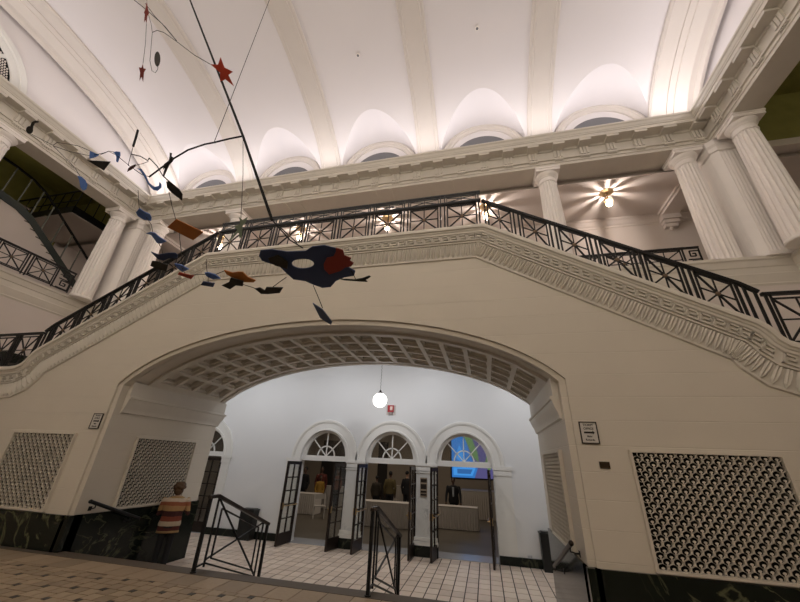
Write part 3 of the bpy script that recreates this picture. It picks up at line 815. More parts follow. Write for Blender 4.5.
for k in range(9):
    x = ps[k][0]
    for o in (-.045, .045):
        if -HL-.01 < x+o < HL+.01: m.bar((x+o, .02, .70), (x+o, .02, .98), .011, .011)
for k in range(8):
    x0, x1 = ps[k][0]+.09, ps[k+1][0]-.09; xm = (x0+x1)/2
    m.bar((x0, .02, .78), (x0, .02, .93), .008, .008); m.bar((x1, .02, .78), (x1, .02, .93), .008, .008)
    m.bar((x0, .02, .785), (xm, .02, .86), .008, .007); m.bar((x1, .02, .785), (xm, .02, .86), .008, .007); m.bar((x0, .02, .90), (xm, .02, .86), .006, .006); m.bar((x1, .02, .90), (xm, .02, .86), .006, .006); m.bar((xm, .02, .78), (xm, .02, .93), .007, .007)
m.build('upper_rail', M_IRONGREY, t)
# gallery railings between the columns
for sx in (-1, 1):
    word = 'right' if sx > 0 else 'left'
    t = thing('gallery_railing', 'black iron gallery railing with a key-pattern end, between the two %s back columns' % word, 'railing', (CX+sx*6.95, AY+.2, ZG), 0, 'gallery railings between the columns')
    x0, x1 = 5.35-6.95, 8.44-6.95
    rail(t, [(sx*(x0+(x1-.3-x0)*k/3), 0, .04, .74) for k in range(4)]); key_panel(t, (sx*(x1-.27), 0), (sx*x1, 0), .06, .70)
    m = MB(); m.bar((sx*(x1-.3), 0, .72), (sx*(x1+.02), 0, .72), .022, .026); m.bar((sx*(x1-.3), 0, .07), (sx*(x1+.02), 0, .07), .012, .014); m.bar((sx*(x1+.01), 0, .04), (sx*(x1+.01), 0, .72), .012, .012); m.build('end_frame', M_BLACK, t)
    t = thing('gallery_railing', 'black iron railing along the edge of the %s side gallery' % word, 'railing', (CX+sx*(AX+.02), 5.6, ZG), 0, 'gallery railings between the columns')
    rail(t, [(0, -1.35+.78*k, .04, .74) for k in range(4)]); key_panel(t, (0, 1.05), (0, 1.37), .06, .70)
    m = MB(); m.bar((0, .99, .72), (0, 1.42, .72), .022, .026); m.bar((0, .99, .07), (0, 1.42, .07), .012, .014); m.bar((0, 1.40, .04), (0, 1.40, .72), .012, .012); m.build('end_frame', M_BLACK, t)
    t = thing('gallery_railing', 'black iron railing along the %s side gallery, nearest the camera' % word, 'railing', (CX+sx*(AX+.02), 2.15, ZG), 0, 'gallery railings between the columns')
    rail(t, [(0, -1.4+.70*k, .04, .74) for k in range(5)])

# ------------------------------------------------------------------ upper stair in the left gallery
t = thing('gallery_stair', 'dark metal stair climbing through the left side gallery to an upper balcony', 'stair', (-14.0, 9.0, ZG))
sl = -.713
line = [(0.0, .12), (-3.05, 2.33), (-3.5, 2.52), (-4.0, 2.60), (-5.4, 2.66)]
m = MB()
for a, b in zip(line, line[1:]): m.poly([(0, a[0], a[1]-.16), (0, b[0], b[1]-.16), (0, b[0], b[1]+.08), (0, a[0], a[1]+.08)]); m.poly([(-.04, a[0], a[1]-.16), (-.04, b[0], b[1]-.16), (-.04, b[0], b[1]+.08), (-.04, a[0], a[1]+.08)])
for e in (-.16, .08): m.grid([[(0, y, z+e) for y, z in line], [(-.04, y, z+e) for y, z in line]])
m.build('stringer', mat('stair_steel', (.035, .045, .04), .45), t)
m = MB()
for k in range(14): y = -.05-k*.22; z = .05-(y)*.725; m.box(-1.2, -.04, y-.26, y, z, z+.03)
m.box(-1.2, -.04, -5.4, -3.2, 2.56, 2.62)
m.build('tread', M_KERB, t)
m = MB(); m.grid([[(-.05, y, z-.14) for y, z in line], [(-1.2, y, z-.14) for y, z in line]]); m.grid([[(-.05, y, z-.14) for y, z in line], [(-.05, y, -.02) for y, z in line]])
m.build('soffit', M_GAL, t)
m = MB(); hl = [(y, z+1.05) for y, z in line]
for a, b in zip(hl, hl[1:]): m.bar((-.02, a[0], a[1]), (-.02, b[0], b[1]), .03, .025, (1, 0, 0))
m.build('handrail', M_BLACK, t)
def zline(y):
    for a, b in zip(line, line[1:]):
        if b[0] <= y <= a[0]: return a[1]+(b[1]-a[1])*(y-a[0])/(b[0]-a[0])
    return line[-1][1]
for k in range(13):
    y = -.2-k*.42
    if y < -5.3: break
    m = MB(); z = zline(y); m.bar((-.02, y, z+.05), (-.02, y, z+1.04), .015, .015); m.build('baluster', mat('baluster_grey', (.16, .17, .15), .5), t)
t = thing('upper_balcony', 'dark-edged balcony with a thin rail above the left side gallery stair', 'balcony', (-14.0, 6.75, 9.3))
m = MB(); m.box(-3.3, -.03, .03, 1.4, -.02, .2); m.build('slab', M_GAL, t)
m = MB(); m.box(-3.3, 0, 0, .03, 0, .27); m.box(-.03, 0, 0, 1.4, 0, .27); m.build('fascia', M_BLACK, t)
m = MB(); m.bar((-.015, .015, 1.02), (-.015, 1.4, 1.02), .022, .022, (1, 0, 0)); m.bar((-.015, .015, 1.02), (-3.3, .015, 1.02), .022, .022); m.bar((-.015, .015, .55), (-3.3, .015, .55), .014, .014); m.build('handrail', M_BLACK, t)
for k in range(5): m = MB(); m.bar((-.015, .02+k*.32, .25), (-.015, .02+k*.32, 1.02), .012, .012); m.build('baluster', M_BLACK, t)
for k in range(1, 7): m = MB(); m.bar((-.015-k*.45, .015, .25), (-.015-k*.45, .015, 1.02), .012, .012); m.build('baluster', M_BLACK, t)
# ------------------------------------------------------------------ pierced ventilation grilles
def grille(label, org, u, n, W, Hh, cols, rws):
    """plate of scale-shaped holes; org = lower left corner on the wall, u along the wall, n out of it"""
    root = thing('ventilation_grille', label, 'grille', org, 0, 'pierced ventilation grilles'); u = Vector(u); n = Vector(n); Zv = Vector((0, 0, 1))
    Q = lambda a, b, c=0: u*a+Zv*b+n*c
    m = MB(); m.poly([Q(0, 0, .004), Q(W, 0, .004), Q(W, Hh, .004), Q(0, Hh, .004)]); m.build('void_shade', M_VOID, root)  # black sheet on the wall, painted as the darkness behind the holes
    m = MB(); e = .022
    for a0, a1, b0, b1 in ((-.01, W+.01, -.01, e), (-.01, W+.01, Hh-e, Hh+.01), (-.01, e, e, Hh-e), (W-e, W+.01, e, Hh-e)):
        m.obox(Q((a0+a1)/2, (b0+b1)/2, .028), u*(a1-a0)/2, n*.028, Zv*(b1-b0)/2)
    m.build('frame', M_GRILLE, root)
    m = MB(); px = (W-2*e+.01)/(cols+.5); pz = (Hh-2*e+.01)/(rws); R = min(px*.42, pz*.81); dth = .04
    hx = px/2; th = []
    t_ = pz/3
    hexa = [(0, 2*t_), (-hx, t_), (-hx, -t_), (0, -2*t_), (hx, -t_), (hx, t_)]      # tall hexagon cell
    def hexpt(a):
        d = Vector((cos(a), sin(a))); best = None
        for i in range(6):
            p = Vector(hexa[i]); q = Vector(hexa[(i+1) % 6]); e_ = q-p; den = d.x*e_.y-d.y*e_.x
            if abs(den) < 1e-9: continue
            s = (p.x*e_.y-p.y*e_.x)/den; w = (p.x*d.y-p.y*d.x)/den
            if s > 0 and -1e-6 <= w <= 1+1e-6 and (best is None or s < best): best = s
        return d*best
    NA_ = 18; angs = [2*pi*k/NA_+pi/2 for k in range(NA_)]; outer = [hexpt(a) for a in angs]; inner = [Vector((R*cos(a)*1.0, R*.86*sin(a))) for a in angs]
    for r in range(rws):
        for c in range(cols+ (0 if r % 2 else 1)):
            cx = e-.005+px*(c+(1.0 if r % 2 else .5)-0.0) if True else 0
            cx = e-.005+px*(c+.5)+(px/2 if r % 2 else 0); cz = e-.005+pz*(r+.5)
            cl = lambda v: min(max(v.x+cx, .012), W-.012)
            cb = lambda v: min(max(v.y+cz, .012), Hh-.012)
            ro = [m.vert(Q(cl(v), cb(v), dth)) for v in outer]; ri = [m.vert(Q(cl(v), cb(v), dth)) for v in inner]; rb = [m.vert(Q(cl(v), cb(v), .008)) for v in inner]
            for k in range(NA_):
                j = (k+1) % NA_
                m.face([ro[k], ro[j], ri[j], ri[k]]); m.face([ri[k], ri[j], rb[j], rb[k]])
            if cx < W-.05:      # little tongue rising from the lower edge of the hole
                T = [(-.24, -.95), (-.20, -.40), (-.46, -.26), (-.48, -.02), (-.30, .16), (-.10, .22), (.10, .22), (.30, .16), (.48, -.02), (.46, -.26), (.20, -.40), (.24, -.95)]
                m.poly([Q(cx+x*R*.86, cz+(y-.05)*R*.80, dth-.004) for x, y in T])
    m.build('lattice', M_GRILLE, root)
grille('large pierced grille on the front wall at the right, beside the framed sign', (1.87, FY, .56), (1, 0, 0), (0, -1, 0), 1.67, 1.30, 14, 22)
grille('large pierced grille on the front wall at the far left of the photo', (-9.36, FY, .56), (1, 0, 0), (0, -1, 0), 1.63, 1.30, 14, 22)
XJ = 4.14
grille('pierced grille on the left jamb inside the arch, behind the person in the striped sweater', (CX-XJ, 6.27, .56), (0, 1, 0), (1, 0, 0), 1.64, 1.30, 14, 22)
grille('pierced grille on the right jamb inside the arch, seen at a sharp angle', (CX+XJ, 7.78, .56), (0, -1, 0), (-1, 0, 0), 1.64, 1.30, 14, 22)

# ------------------------------------------------------------------ signs
def text_mesh(root, s, size, loc, mat_, nm='lettering', bold=0.0, rot=(pi/2, 0, 0)):
    c = bpy.data.curves.new(nm, 'FONT'); c.body = s; c.size = size; c.align_x = 'CENTER'; c.align_y = 'CENTER'; c.extrude = .001; c.offset = bold
    o = bpy.data.objects.new(nm, c); COL.objects.link(o); dg = bpy.context.evaluated_depsgraph_get(); me = bpy.data.meshes.new_from_object(o.evaluated_get(dg))
    bpy.data.objects.remove(o); me.materials.clear(); me.materials.append(mat_)
    t = bpy.data.objects.new(nm, me); COL.objects.link(t); t.parent = root; t.location = loc; t.rotation_euler = rot; return t
M_PAPER = mat('sign_paper', (.62, .59, .55), .6); M_INK = mat('ink', (.02, .018, .016), .6); M_FRAME = mat('sign_frame', (.03, .022, .018), .4)
def sign(label, x, z, w, h, arrow, lines):
    t = thing('framed_sign', label, 'sign', (x, FY, z))
    m = MB(); m.box(-w/2+.01, w/2-.01, -.014, 0, -h/2+.01, h/2-.01); m.build('paper', M_PAPER, t)
    m = MB(); f = .012
    m.box(-w/2, w/2, -.022, 0, h/2-f, h/2); m.box(-w/2, w/2, -.022, 0, -h/2, -h/2+f); m.box(-w/2, -w/2+f, -.022, 0, -h/2+f, h/2-f); m.box(w/2-f, w/2, -.022, 0, -h/2+f, h/2-f); m.build('frame', M_FRAME, t)
    for s, size, zz in lines: text_mesh(t, s, size, (0, -.0155, zz), M_INK, bold=.0008)
    m = MB()
    if arrow:
        m.box(-w*.29, w*.22, -.0165, -.014, -.012, .012); m.prism([(w*.2, -.015, .026), (w*.32, -.015, 0), (w*.2, -.015, -.026)], (0, 1, 0), .003); m.build('arrow', M_INK, t)
    return t
sign('framed white sign with a black arrow on the front wall right of the arch', 1.425, 2.075, .225, .285, True, [('TICKET', .040, .098), ('OFFICE', .040, .050), ('Main', .034, -.050), ('Rotunda', .034, -.095)])
sign('framed white sign with a black arrow on the front wall left of the arch', -7.385, 2.095, .235, .285, True, [('TICKET', .040, .098), ('OFFICE', .040, .050), ('Main', .034, -.050), ('Rotunda', .034, -.095)])
t = thing('bronze_plaque', 'small dark bronze plaque on the front wall below the framed sign', 'plaque', (1.545, FY, 1.67))
m = MB(); m.box(-.062, .062, -.012, 0, -.042, .042); m.build('plate', mat('dark_bronze', (.05, .033, .018), .4, metal=.6), t)
m = MB(); m.box(-.05, .05, -.0135, -.012, -.031, -.026); m.box(-.05, .05, -.0135, -.012, .026, .031); m.build('raised_border', mat('bronze_edge', (.12, .085, .045), .4, metal=.6), t)
t = thing('wall_notice', 'notice panel with three dark strips on the marble pier between the right doors', 'notice', (-1.78, DY-.03, 1.0))
m = MB(); m.box(-.10, .10, -.02, 0, -.26, .22); m.build('board', mat('notice_board', (.34, .27, .20), .5), t)
for z0, z1 in ((.10, .19), (-.07, .06), (-.16, -.11), (-.23, -.19)): m = MB(); m.box(-.085, .085, -.026, -.02, z0, z1); m.build('strip', M_FRAME, t)

# ------------------------------------------------------------------ vestibule fittings
t = thing('globe_pendant', 'white lit globe lamp hanging on a thin chain behind the arch', 'pendant lamp', (-2.93, 9.9, 5.3))
m = MB(); m.lathe([(0, -.05), (.07, -.05), (.08, -.02), (.08, 0), (0, 0)], seg=20); m.build('ceiling_rose', M_BRASS, t)
m = MB()
for k in range(36): z = -.05-k*.05; m.tube([(0, 0, z), (.006 if k % 2 else -.006, 0, z-.025), (0, 0, z-.05)], .006, 5)
m.build('chain', M_BLACK, t)
m = MB(); m.lathe([(0, -1.90), (.075, -1.90), (.07, -1.86), (.03, -1.82), (.02, -1.78), (0, -1.78)], seg=20); m.build('fitter', M_DOOR, t, smooth=40)
m = MB(); m.ell((0, 0, -2.075), .205, .205, .205, 28, 18); m.build('globe', M_GLOBE, t, smooth=60)
t = thing('fire_alarm', 'red fire alarm with a strobe on the white wall above the middle door', 'fire alarm', (-2.86, DY, 3.11))
m = MB(); m.box(-.15, .15, -.012, 0, -.17, .14); m.build('wall_plate', mat('alarm_plate', (.60, .55, .53), .5), t)
m = MB(); m.box(-.10, .09, -.07, -.012, -.08, .13); m.build('housing', mat('alarm_red', (.42, .02, .03), .4), t)
m = MB(); m.box(-.02, .06, -.085, -.07, -.03, .09); m.build('strobe', mat('strobe_lens', (.75, .55, .5), .2), t)
m = MB(); m.box(-.06, .06, -.05, -.012, -.15, -.085); m.build('speaker', mat('alarm_grey', (.35, .3, .29), .5), t)
def bin_(label, x, w, h):
    t = thing('waste_bin', label, 'bin', (x, DY-.18, LOW))
    m = MB(); m.grid([[(-w*.46, -.14, 0), (w*.46, -.14, 0), (w*.46, .12, 0), (-w*.46, .12, 0)], [(-w/2, -.15, h-.06), (w/2, -.15, h-.06), (w/2, .13, h-.06), (-w/2, .13, h-.06)]], close=True); m.build('body', mat('bin_black', (.012, .013, .013), .4), t)
    m = MB(); m.box(-w/2-.015, w/2+.015, -.165, .14, h-.06, h-.02); m.box(-w/2+.03, w/2-.03, -.12, .10, h-.02, h); m.build('rim', mat('bin_rim', (.02, .022, .022), .35), t)
bin_('black bin by the white wall, seen behind the left hand railing of the steps', -7.1, .46, .80)
bin_('dark bin by the white wall, half hidden by the right jamb of the arch', 1.42, .44, .82)
t = thing('wall_outlet', 'small white socket plate low on the white wall right of the doors', 'socket', (.94, DY, -.43))
m = MB(); m.box(-.06, .06, -.008, 0, -.04, .04); m.build('cover', mat('outlet_white', (.62, .64, .68), .4), t)
for s in (-.025, .025): m = MB(); m.box(s-.012, s+.012, -.010, -.008, -.015, .015); m.build('slot', mat('outlet_grey', (.35, .36, .38), .4), t)

# wall-mounted handrails at the jambs
for sx, lab in ((-1, 'black wall handrail on the left jamb, sloping down the steps'), (1, 'dark wall handrail on the right jamb, sloping down the steps')):
    t = thing('wall_handrail', lab, 'handrail', (CX+sx*4.0, 5.68, .74))
    m = MB(); s_ = -.345; LN = 1.12 if sx < 0 else 1.75
    m.tube([(0, 0, 0), (0, LN, LN*s_)], .03, 12); m.ell((0, 0, 0), .034, .034, .034, 12, 8); m.ell((0, LN, LN*s_), .034, .034, .034, 12, 8); m.build('rail', M_BLACK if sx < 0 else M_DOOR, t, smooth=50)
    for y in (.12, LN-.2):
        m = MB(); m.tube([(0, y, y*s_-.02), (0, y, y*s_-.07), (sx*.06, y, y*s_-.085), (sx*.108, y, y*s_-.085)], .011, 8); m.obox((sx*.106, y, y*s_-.085), (.004, 0, 0), (0, .03, 0), (0, 0, .035)); m.build('bracket', M_BLACK, t)
# free-standing railings of the steps
def step_railing(label, x):
    t = thing('step_railing', label, 'railing', (x, 5.44, 0), 0, 'free-standing railings of the steps')
    g = lambda y: -.335*y if y > .17 else 0
    H_ = .93
    m = MB(); m.bar((0, -.03, H_+.05), (0, .18, H_+.05), .024, .03, (1, 0, 0)); m.bar((0, .16, H_+.055), (0, 1.86, H_+.055-.36*1.70), .024, .03, (1, 0, 0)); m.build('handrail', mat('rail_brown', (.035, .024, .018), .4), t)
    def post(y, r, z0, z1): m = MB(); m.box(-r, r, y-r, y+r, z0, z1); m.build('post', M_BLACK, t)
    top = lambda y: H_+.04-.36*max(0, y-.16)
    post(0.0, .022, .003, top(0)); post(.20, .012, .03, top(.2)); post(1.82, .022, LOW, top(1.82)); post(1.66, .012, -.52, top(1.66))
    m = MB()
    yA, yB = .33, 1.52
    lowz = lambda y: .10-.345*max(0, y-.2)
    br = lambda a, b, w=.011: m.bar((0, a[0], a[1]), (0, b[0], b[1]), w, .011, (1, 0, 0))
    br((yA, lowz(yA)+.06), (yA, top(yA)-.12)); br((yB, lowz(yB)+.06), (yB, top(yB)-.12)); br((yA, top(yA)-.12), (yB, top(yB)-.12)); br((yA, lowz(yA)+.06), (yB, lowz(yB)+.06))
    br((.20, top(.2)), (1.66, lowz(1.66))); br((.20, lowz(.2)+.02), (1.66, top(1.66))); br((0, .06), (.20, .08)); br((.20, .08), (1.66, lowz(1.66)-.02)); br((1.66, lowz(1.66)-.02), (1.82, lowz(1.82)-.02))
    m.build('infill', M_BLACK, t)
    m = MB(); m.lathe([(0, .003), (.045, .003), (.045, .015), (.025, .02), (0, .02)], seg=14); m.build('foot_plate', M_BLACK, t)
step_railing('black iron step railing on the left, in front of the white wall and bin', -4.32)
step_railing('black iron step railing in the middle, in front of the open doors', -1.61)

# ------------------------------------------------------------------ ballroom behind the doors
m = MB(); m.box(-14, 5, DY+.3, 21, LOW-.2, LOW); struct(m.build('floor.004', M_BFLOOR))
m = MB(); m.box(-13, 4, DY, DY+.7, LOW-.1, LOW+.012); struct(m.build('trim_threshold', mat('threshold', (.42, .43, .46), .2)))
m = MB(); m.box(-14, 5, 20.35, 20.8, LOW, 4.2); struct(m.build('wall_ballroom_back', M_BALL))
for x in (-14, 5): m = MB(); m.box(x-.1, x+.1, DY+.3, 20.8, LOW, 4.2); struct(m.build('wall_ballroom_side', M_BALL))
m = MB(); m.box(-14, 5, DY+.3, 20.8, 4.0, 4.2); struct(m.build('ceiling_ballroom', M_BALL))
m = MB()
for x0, x1 in ((-9.3, -7.3), (-5.9, -5.35), (-3.7, -2.6)): m.box(x0, x1, 20.3, 20.4, LOW, 2.6)  # flat panels, the darkness of the openings is put into their colour
struct(m.build('trim_dark_openings', mat('dark_opening', (.03, .025, .022), .8)))
# screen
t = thing('projection_screen', 'large lit screen with blue, green and purple shapes seen through the right door', 'screen', (-.1, 20.3, 1.0))
m = MB(); m.box(-1.75, 1.65, 0, .05, -.06, 2.1); m.build('screen_frame', M_BLACK, t)
def em(nm, c, s=1.0): return mat(nm, (.01, .01, .01), .5, emis=c, estr=s)
m = MB()
S_ = [([(-1.68, 0), (1.6, 0), (1.6, 2.05), (-1.68, 2.05)], 1), ([(-1.68, 0), (-.52, 0), (-.30, .55), (-.62, .9), (-.98, 2.05), (-1.68, 2.05)], 0), ([(-1.02, 2.05), (-.55, 1.0), (-.25, .72), (-.30, 1.2), (-.62, 2.05)], 2), ([(.02, .62), (.22, 1.35), (.55, .75), (.25, .35)], 2), ([(-1.60, .10), (-.62, .10), (-.42, .52), (-1.60, .52)], 3), ([(-1.40, .18), (-.72, .18), (-.60, .40), (-1.40, .40)], 4), ([(-1.5, 1.0), (-1.25, 1.6), (-.95, .85), (-1.2, .7)], 3)]
for k, (p, mi) in enumerate(S_): m.poly([(x, -.004-.002*k, z) for x, z in p], mi)
m.build('picture', [em('scr_blue', (.04, .23, .68), .7), em('scr_purple', (.10, .09, .24), .8), em('scr_green', (.15, .28, .11), .7), em('scr_light', (.06, .32, .82), .85), em('scr_deep', (.035, .15, .42), .8)], t)
# tables under skirted cloths
def cloth_table(label, x0, x1, y0, y1, h, group='cloth-covered tables in the far room', ms=None, cat='table', nm='skirted_table'):
    cx, cy = (x0+x1)/2, (y0+y1)/2; t = thing(nm, label, cat, (cx, cy, LOW), 0, group); hx, hy = (x1-x0)/2, (y1-y0)/2
    m = MB(); per = []; st = .05
    def edge(a, b):
        n = max(2, int(math.hypot(b[0]-a[0], b[1]-a[1])/st))
        return [(a[0]+(b[0]-a[0])*k/n, a[1]+(b[1]-a[1])*k/n, k) for k in range(n)]
    for a, b, nx, ny in (((-hx, -hy), (hx, -hy), 0, -1), ((hx, -hy), (hx, hy), 1, 0), ((hx, hy), (-hx, hy), 0, 1), ((-hx, hy), (-hx, -hy), -1, 0)):
        for x, y, k in edge(a, b): per.append((x, y, nx, ny, (k % 2)))
    up = [(x, y, h) for x, y, *_ in per]; lo = [(x+nx*(.035*w-.005+.01), y+ny*(.035*w-.005+.01), .02) for x, y, nx, ny, w in per]; mid = [(x+nx*(.02*w), y+ny*(.02*w), h*.75) for x, y, nx, ny, w in per]
    m.grid([up, mid, lo], close=True); m.build('table_skirt', ms or M_CLOTH, t)
    m = MB(); m.box(-hx-.01, hx+.01, -hy-.01, hy+.01, h-.02, h+.006); m.build('tabletop', ms or M_CLOTH, t)
    for a in (-1, 1):
        for b in (-1, 1): m = MB(); m.box(a*(hx-.1)-.02, a*(hx-.1)+.02, b*(hy-.1)-.02, b*(hy-.1)+.02, 0, h-.02); m.build('leg', M_BLACK, t)
cloth_table('pale cloth-covered table in front of the man in the dark suit', -2.0, -.43, 15.5, 16.1, .76)
cloth_table('long grey-skirted table seen through the middle door', -5.0, -2.93, 14.7, 15.4, .82)
M_SK2 = mat('grey_skirt', (.42, .37, .32), .8)
cloth_table('tall skirted counter at the back of the far room, through the middle door', -4.75, -3.6, 18.6, 19.3, 1.18, ms=M_SK2)
cloth_table('skirted stage platform under the lit screen', -1.25, 3.0, 18.7, 20.2, 1.15, None, M_SK2, 'stage', 'skirted_stage')
cloth_table('white table with cloth at the left inside the left door', -8.9, -7.5, 16.2, 16.9, .80)
cloth_table('pale table before the people at the back, through the left door', -8.6, -6.4, 18.4, 19.0, 1.0)
def folding_chair(label, x, y, rz):
    t = thing('folding_chair', label, 'chair', (x, y, LOW), rz); W_ = mat('chair_white', (.5, .47, .43), .5)
    m = MB(); m.box(-.21, .21, -.2, .2, .43, .46); m.build('seat', W_, t)
    m = MB(); m.box(-.2, .2, .19, .22, .68, .86); m.build('backrest', W_, t)
    for s in (-1, 1):
        m = MB(); m.bar((s*.22, -.22, 0), (s*.22, .22, .88), .014, .014); m.build('leg', W_, t)
        m = MB(); m.bar((s*.2, .24, 0), (s*.2, -.16, .45), .014, .014); m.build('leg', W_, t)
folding_chair('pale folding chair beside the white table inside the left door', -7.0, 15.6, .5)

# ------------------------------------------------------------------ people
def limb(m, pts, rs, seg=10):
    m.tube(pts, rs, seg)
    for p, r in ((pts[0], rs[0]), (pts[-1], rs[-1])): m.ell(p, r, r, r, seg, 6)
def loft(m, secs, n=16):
    """secs: (x, y, z, rx, ry)"""
    m.grid([[(x+rx*cos(2*pi*k/n), y+ry*sin(2*pi*k/n), z) for k in range(n)] for x, y, z, rx, ry in secs], close=True)
    for s in (secs[0], secs[-1]): m.poly([(s[0]+s[3]*cos(2*pi*k/n), s[1]+s[4]*sin(2*pi*k/n), s[2]) for k in range(n)])
def fuse(o, vox, it=4):
    r = o.modifiers.new('remesh', 'REMESH'); r.mode = 'VOXEL'; r.voxel_size = vox; r.use_smooth_shade = True
    s = o.modifiers.new('smooth', 'SMOOTH'); s.iterations = it; s.factor = .5
def hand(m, w, d, side, k=1.0):
    """palm, four bent fingers and a thumb at wrist w along direction d"""
    w = Vector(w); d = Vector(d).normalized(); s = Vector((side, 0, 0)); s = (s-s.dot(d)*d).normalized(); n = d.cross(s)
    c = w+d*.05*k
    R = Matrix((s, n, d)).transposed(); m.ell(c, .042*k, .018*k, .055*k, 10, 8, R)
    for j, L in enumerate((.068, .078, .074, .058)):
        b = w+d*.085*k+s*(.030-.02*j)*k; p1 = b+d*L*.5*k; p2 = p1+(d*.75+n*.5).normalized()*L*.5*k
        limb(m, [b, p1, p2], [.0098*k, .009*k, .0075*k], 7)
    b = w+d*.03*k+s*.036*k; p1 = b+(d*.7+s*.7)*.035*k; p2 = p1+(d*.9+s*.3)*.03*k; limb(m, [b, p1, p2], [.012*k, .0105*k, .0085*k], 7)
def person(label, loc, rz, H, top, trous, skin, hair, arms=((.06, .0), (.06, .0)), hand_t=None, long_hair=False, vox=.013, sitting=False, bend=0.0, shirt=None, wide=1.0, stripes=False):
    """standing figure facing local -Y; arms: wrist targets (dx, dy, z) per side"""
    t = thing('person', label, 'person', loc, rz); k = H/1.75
    S = lambda x, y, z: (x*k, y*k-bend*max(0, z-.95)*k, z*k)
    def core(m, g=0.0, lo=.0):
        sec = ([(.74, .165, .112)] if stripes and g else [])+[(.84, .155, .105), (.92, .165, .11), (1.02, .15, .10), (1.12, .145, .10), (1.25, .165, .112), (1.36, .175, .11), (1.43, .13, .085), (1.47, .07, .065)]
        loft(m, [(*S(0, 0, z), (a*wide+g)*k, (b+g)*k) for z, a, b in sec])
    def arm(m, g, sd, to):
        sh = S(sd*.185*wide, 0, 1.39); wx, wy, wz = to; wr = S(sd*wx, wy, wz)
        shv, wrv = Vector(sh), Vector(wr); L1, L2 = .29*k, .26*k; dv = wrv-shv; l = min(dv.length, (L1+L2)*.995); dv.normalize(); wrv = shv+dv*l
        a = (L1*L1-L2*L2+l*l)/(2*l); hgt = sqrt(max(0, L1*L1-a*a)); pole = Vector((sd*.6, .75, -.2)); pole = (pole-pole.dot(dv)*dv).normalized(); el = shv+dv*a+pole*hgt
        limb(m, [sh, tuple(el), tuple(wrv)], [(.050+g)*k, (.042+g)*k, (.028+g)*k]); return el, wrv
    def legs(m, g, end=.06):
        for sd in (-1, 1): limb(m, [S(sd*.085, 0, .88), S(sd*.095, -.01, .48), S(sd*.10, .015, end)], [(.082+g)*k, (.056+g)*k, (.042+g)*k])
    m = MB(); core(m); legs(m, 0)
    targets = arms
    for sd, to in zip((-1, 1), targets): el, wr = arm(m, 0, sd, to); hand(m, wr, wr-el, -sd, k)
    limb(m, [S(0, 0, 1.44), S(0, -.015, 1.56)], [.052*k, .050*k]); hc = S(0, -.025, 1.645)
    m.ell(hc, .073*k, .092*k, .112*k, 18, 14)
    m.ell(S(0, -.118, 1.635), .014*k, .018*k, .020*k, 8, 6); m.ell(S(0, -.108, 1.59), .026*k, .012*k, .008*k, 8, 6); m.ell(S(0, -.075, 1.555), .04*k, .035*k, .025*k, 8, 6)
    for sd in (-1, 1): m.ell(S(sd*.075, -.01, 1.635), .012*k, .022*k, .032*k, 8, 6)
    body = m.build('body', skin, t); fuse(body, .0075*k if vox < .012 else vox, 2)
    m = MB()
    for sd in (-1, 1): m.ell(S(sd*.03, -.108, 1.655), .013*k, .008*k, .008*k, 8, 6)
    m.build('eyes', M_INK, body)
    m = MB(); core(m, .014)
    for sd, to in zip((-1, 1), targets): arm(m, .012, sd, to)
    tp = m.build('sweater' if stripes else 'jacket', top, t); fuse(tp, max(vox, .010))
    if shirt:
        m = MB(); m.prism([S(-.045, -.128, 1.40), S(.045, -.128, 1.40), S(.03, -.135, 1.05), S(-.03, -.135, 1.05)], (0, 1, 0), .03); m.build('shirt', shirt, tp)
    m = MB(); legs(m, .016, .05); loft(m, [(*S(0, 0, z), (a*wide+.012)*k, (b+.012)*k) for z, a, b in ((.80, .15, .105), (.88, .16, .11), (.96, .155, .105))]); o = m.build('trousers', trous, t); fuse(o, max(vox, .012))
    for sd in (-1, 1):
        m = MB(); m.ell(S(sd*.10, -.045, .04), .048*k, .125*k, .042*k, 12, 8); m.ell(S(sd*.10, .02, .07), .046*k, .05*k, .05*k, 10, 6); m.build('shoe', M_INK, t, smooth=60)
    m = MB(); m.ell(S(0, 0.004, 1.685), .084*k, .100*k, .090*k, 18, 12)
    if long_hair:
        m.ell(S(0, .01, 1.675), .108*k, .118*k, .108*k, 18, 12); m.ell(S(0, .035, 1.585), .105*k, .085*k, .10*k, 14, 10)
        for q in range(26):
            a = q*2.4; e = -.2+1.2*(q/26); m.ell(S(.098*cos(a)*cos(e), .02+.10*sin(a)*cos(e) if sin(a) > -.3 else .03, 1.66+.10*sin(e)), .045*k, .045*k, .042*k, 8, 6)
        m.ell(S(0, .055, 1.60), .085*k, .062*k, .115*k, 14, 10); m.ell(S(-.05, .03, 1.66), .05*k, .07*k, .085*k, 12, 8); m.ell(S(.05, .03, 1.66), .05*k, .07*k, .085*k, 12, 8)
    h = m.build('hair', hair, t); fuse(h, .012*k)
    return t
DOWN = ((.23, -.03, .86), (.23, -.03, .86))
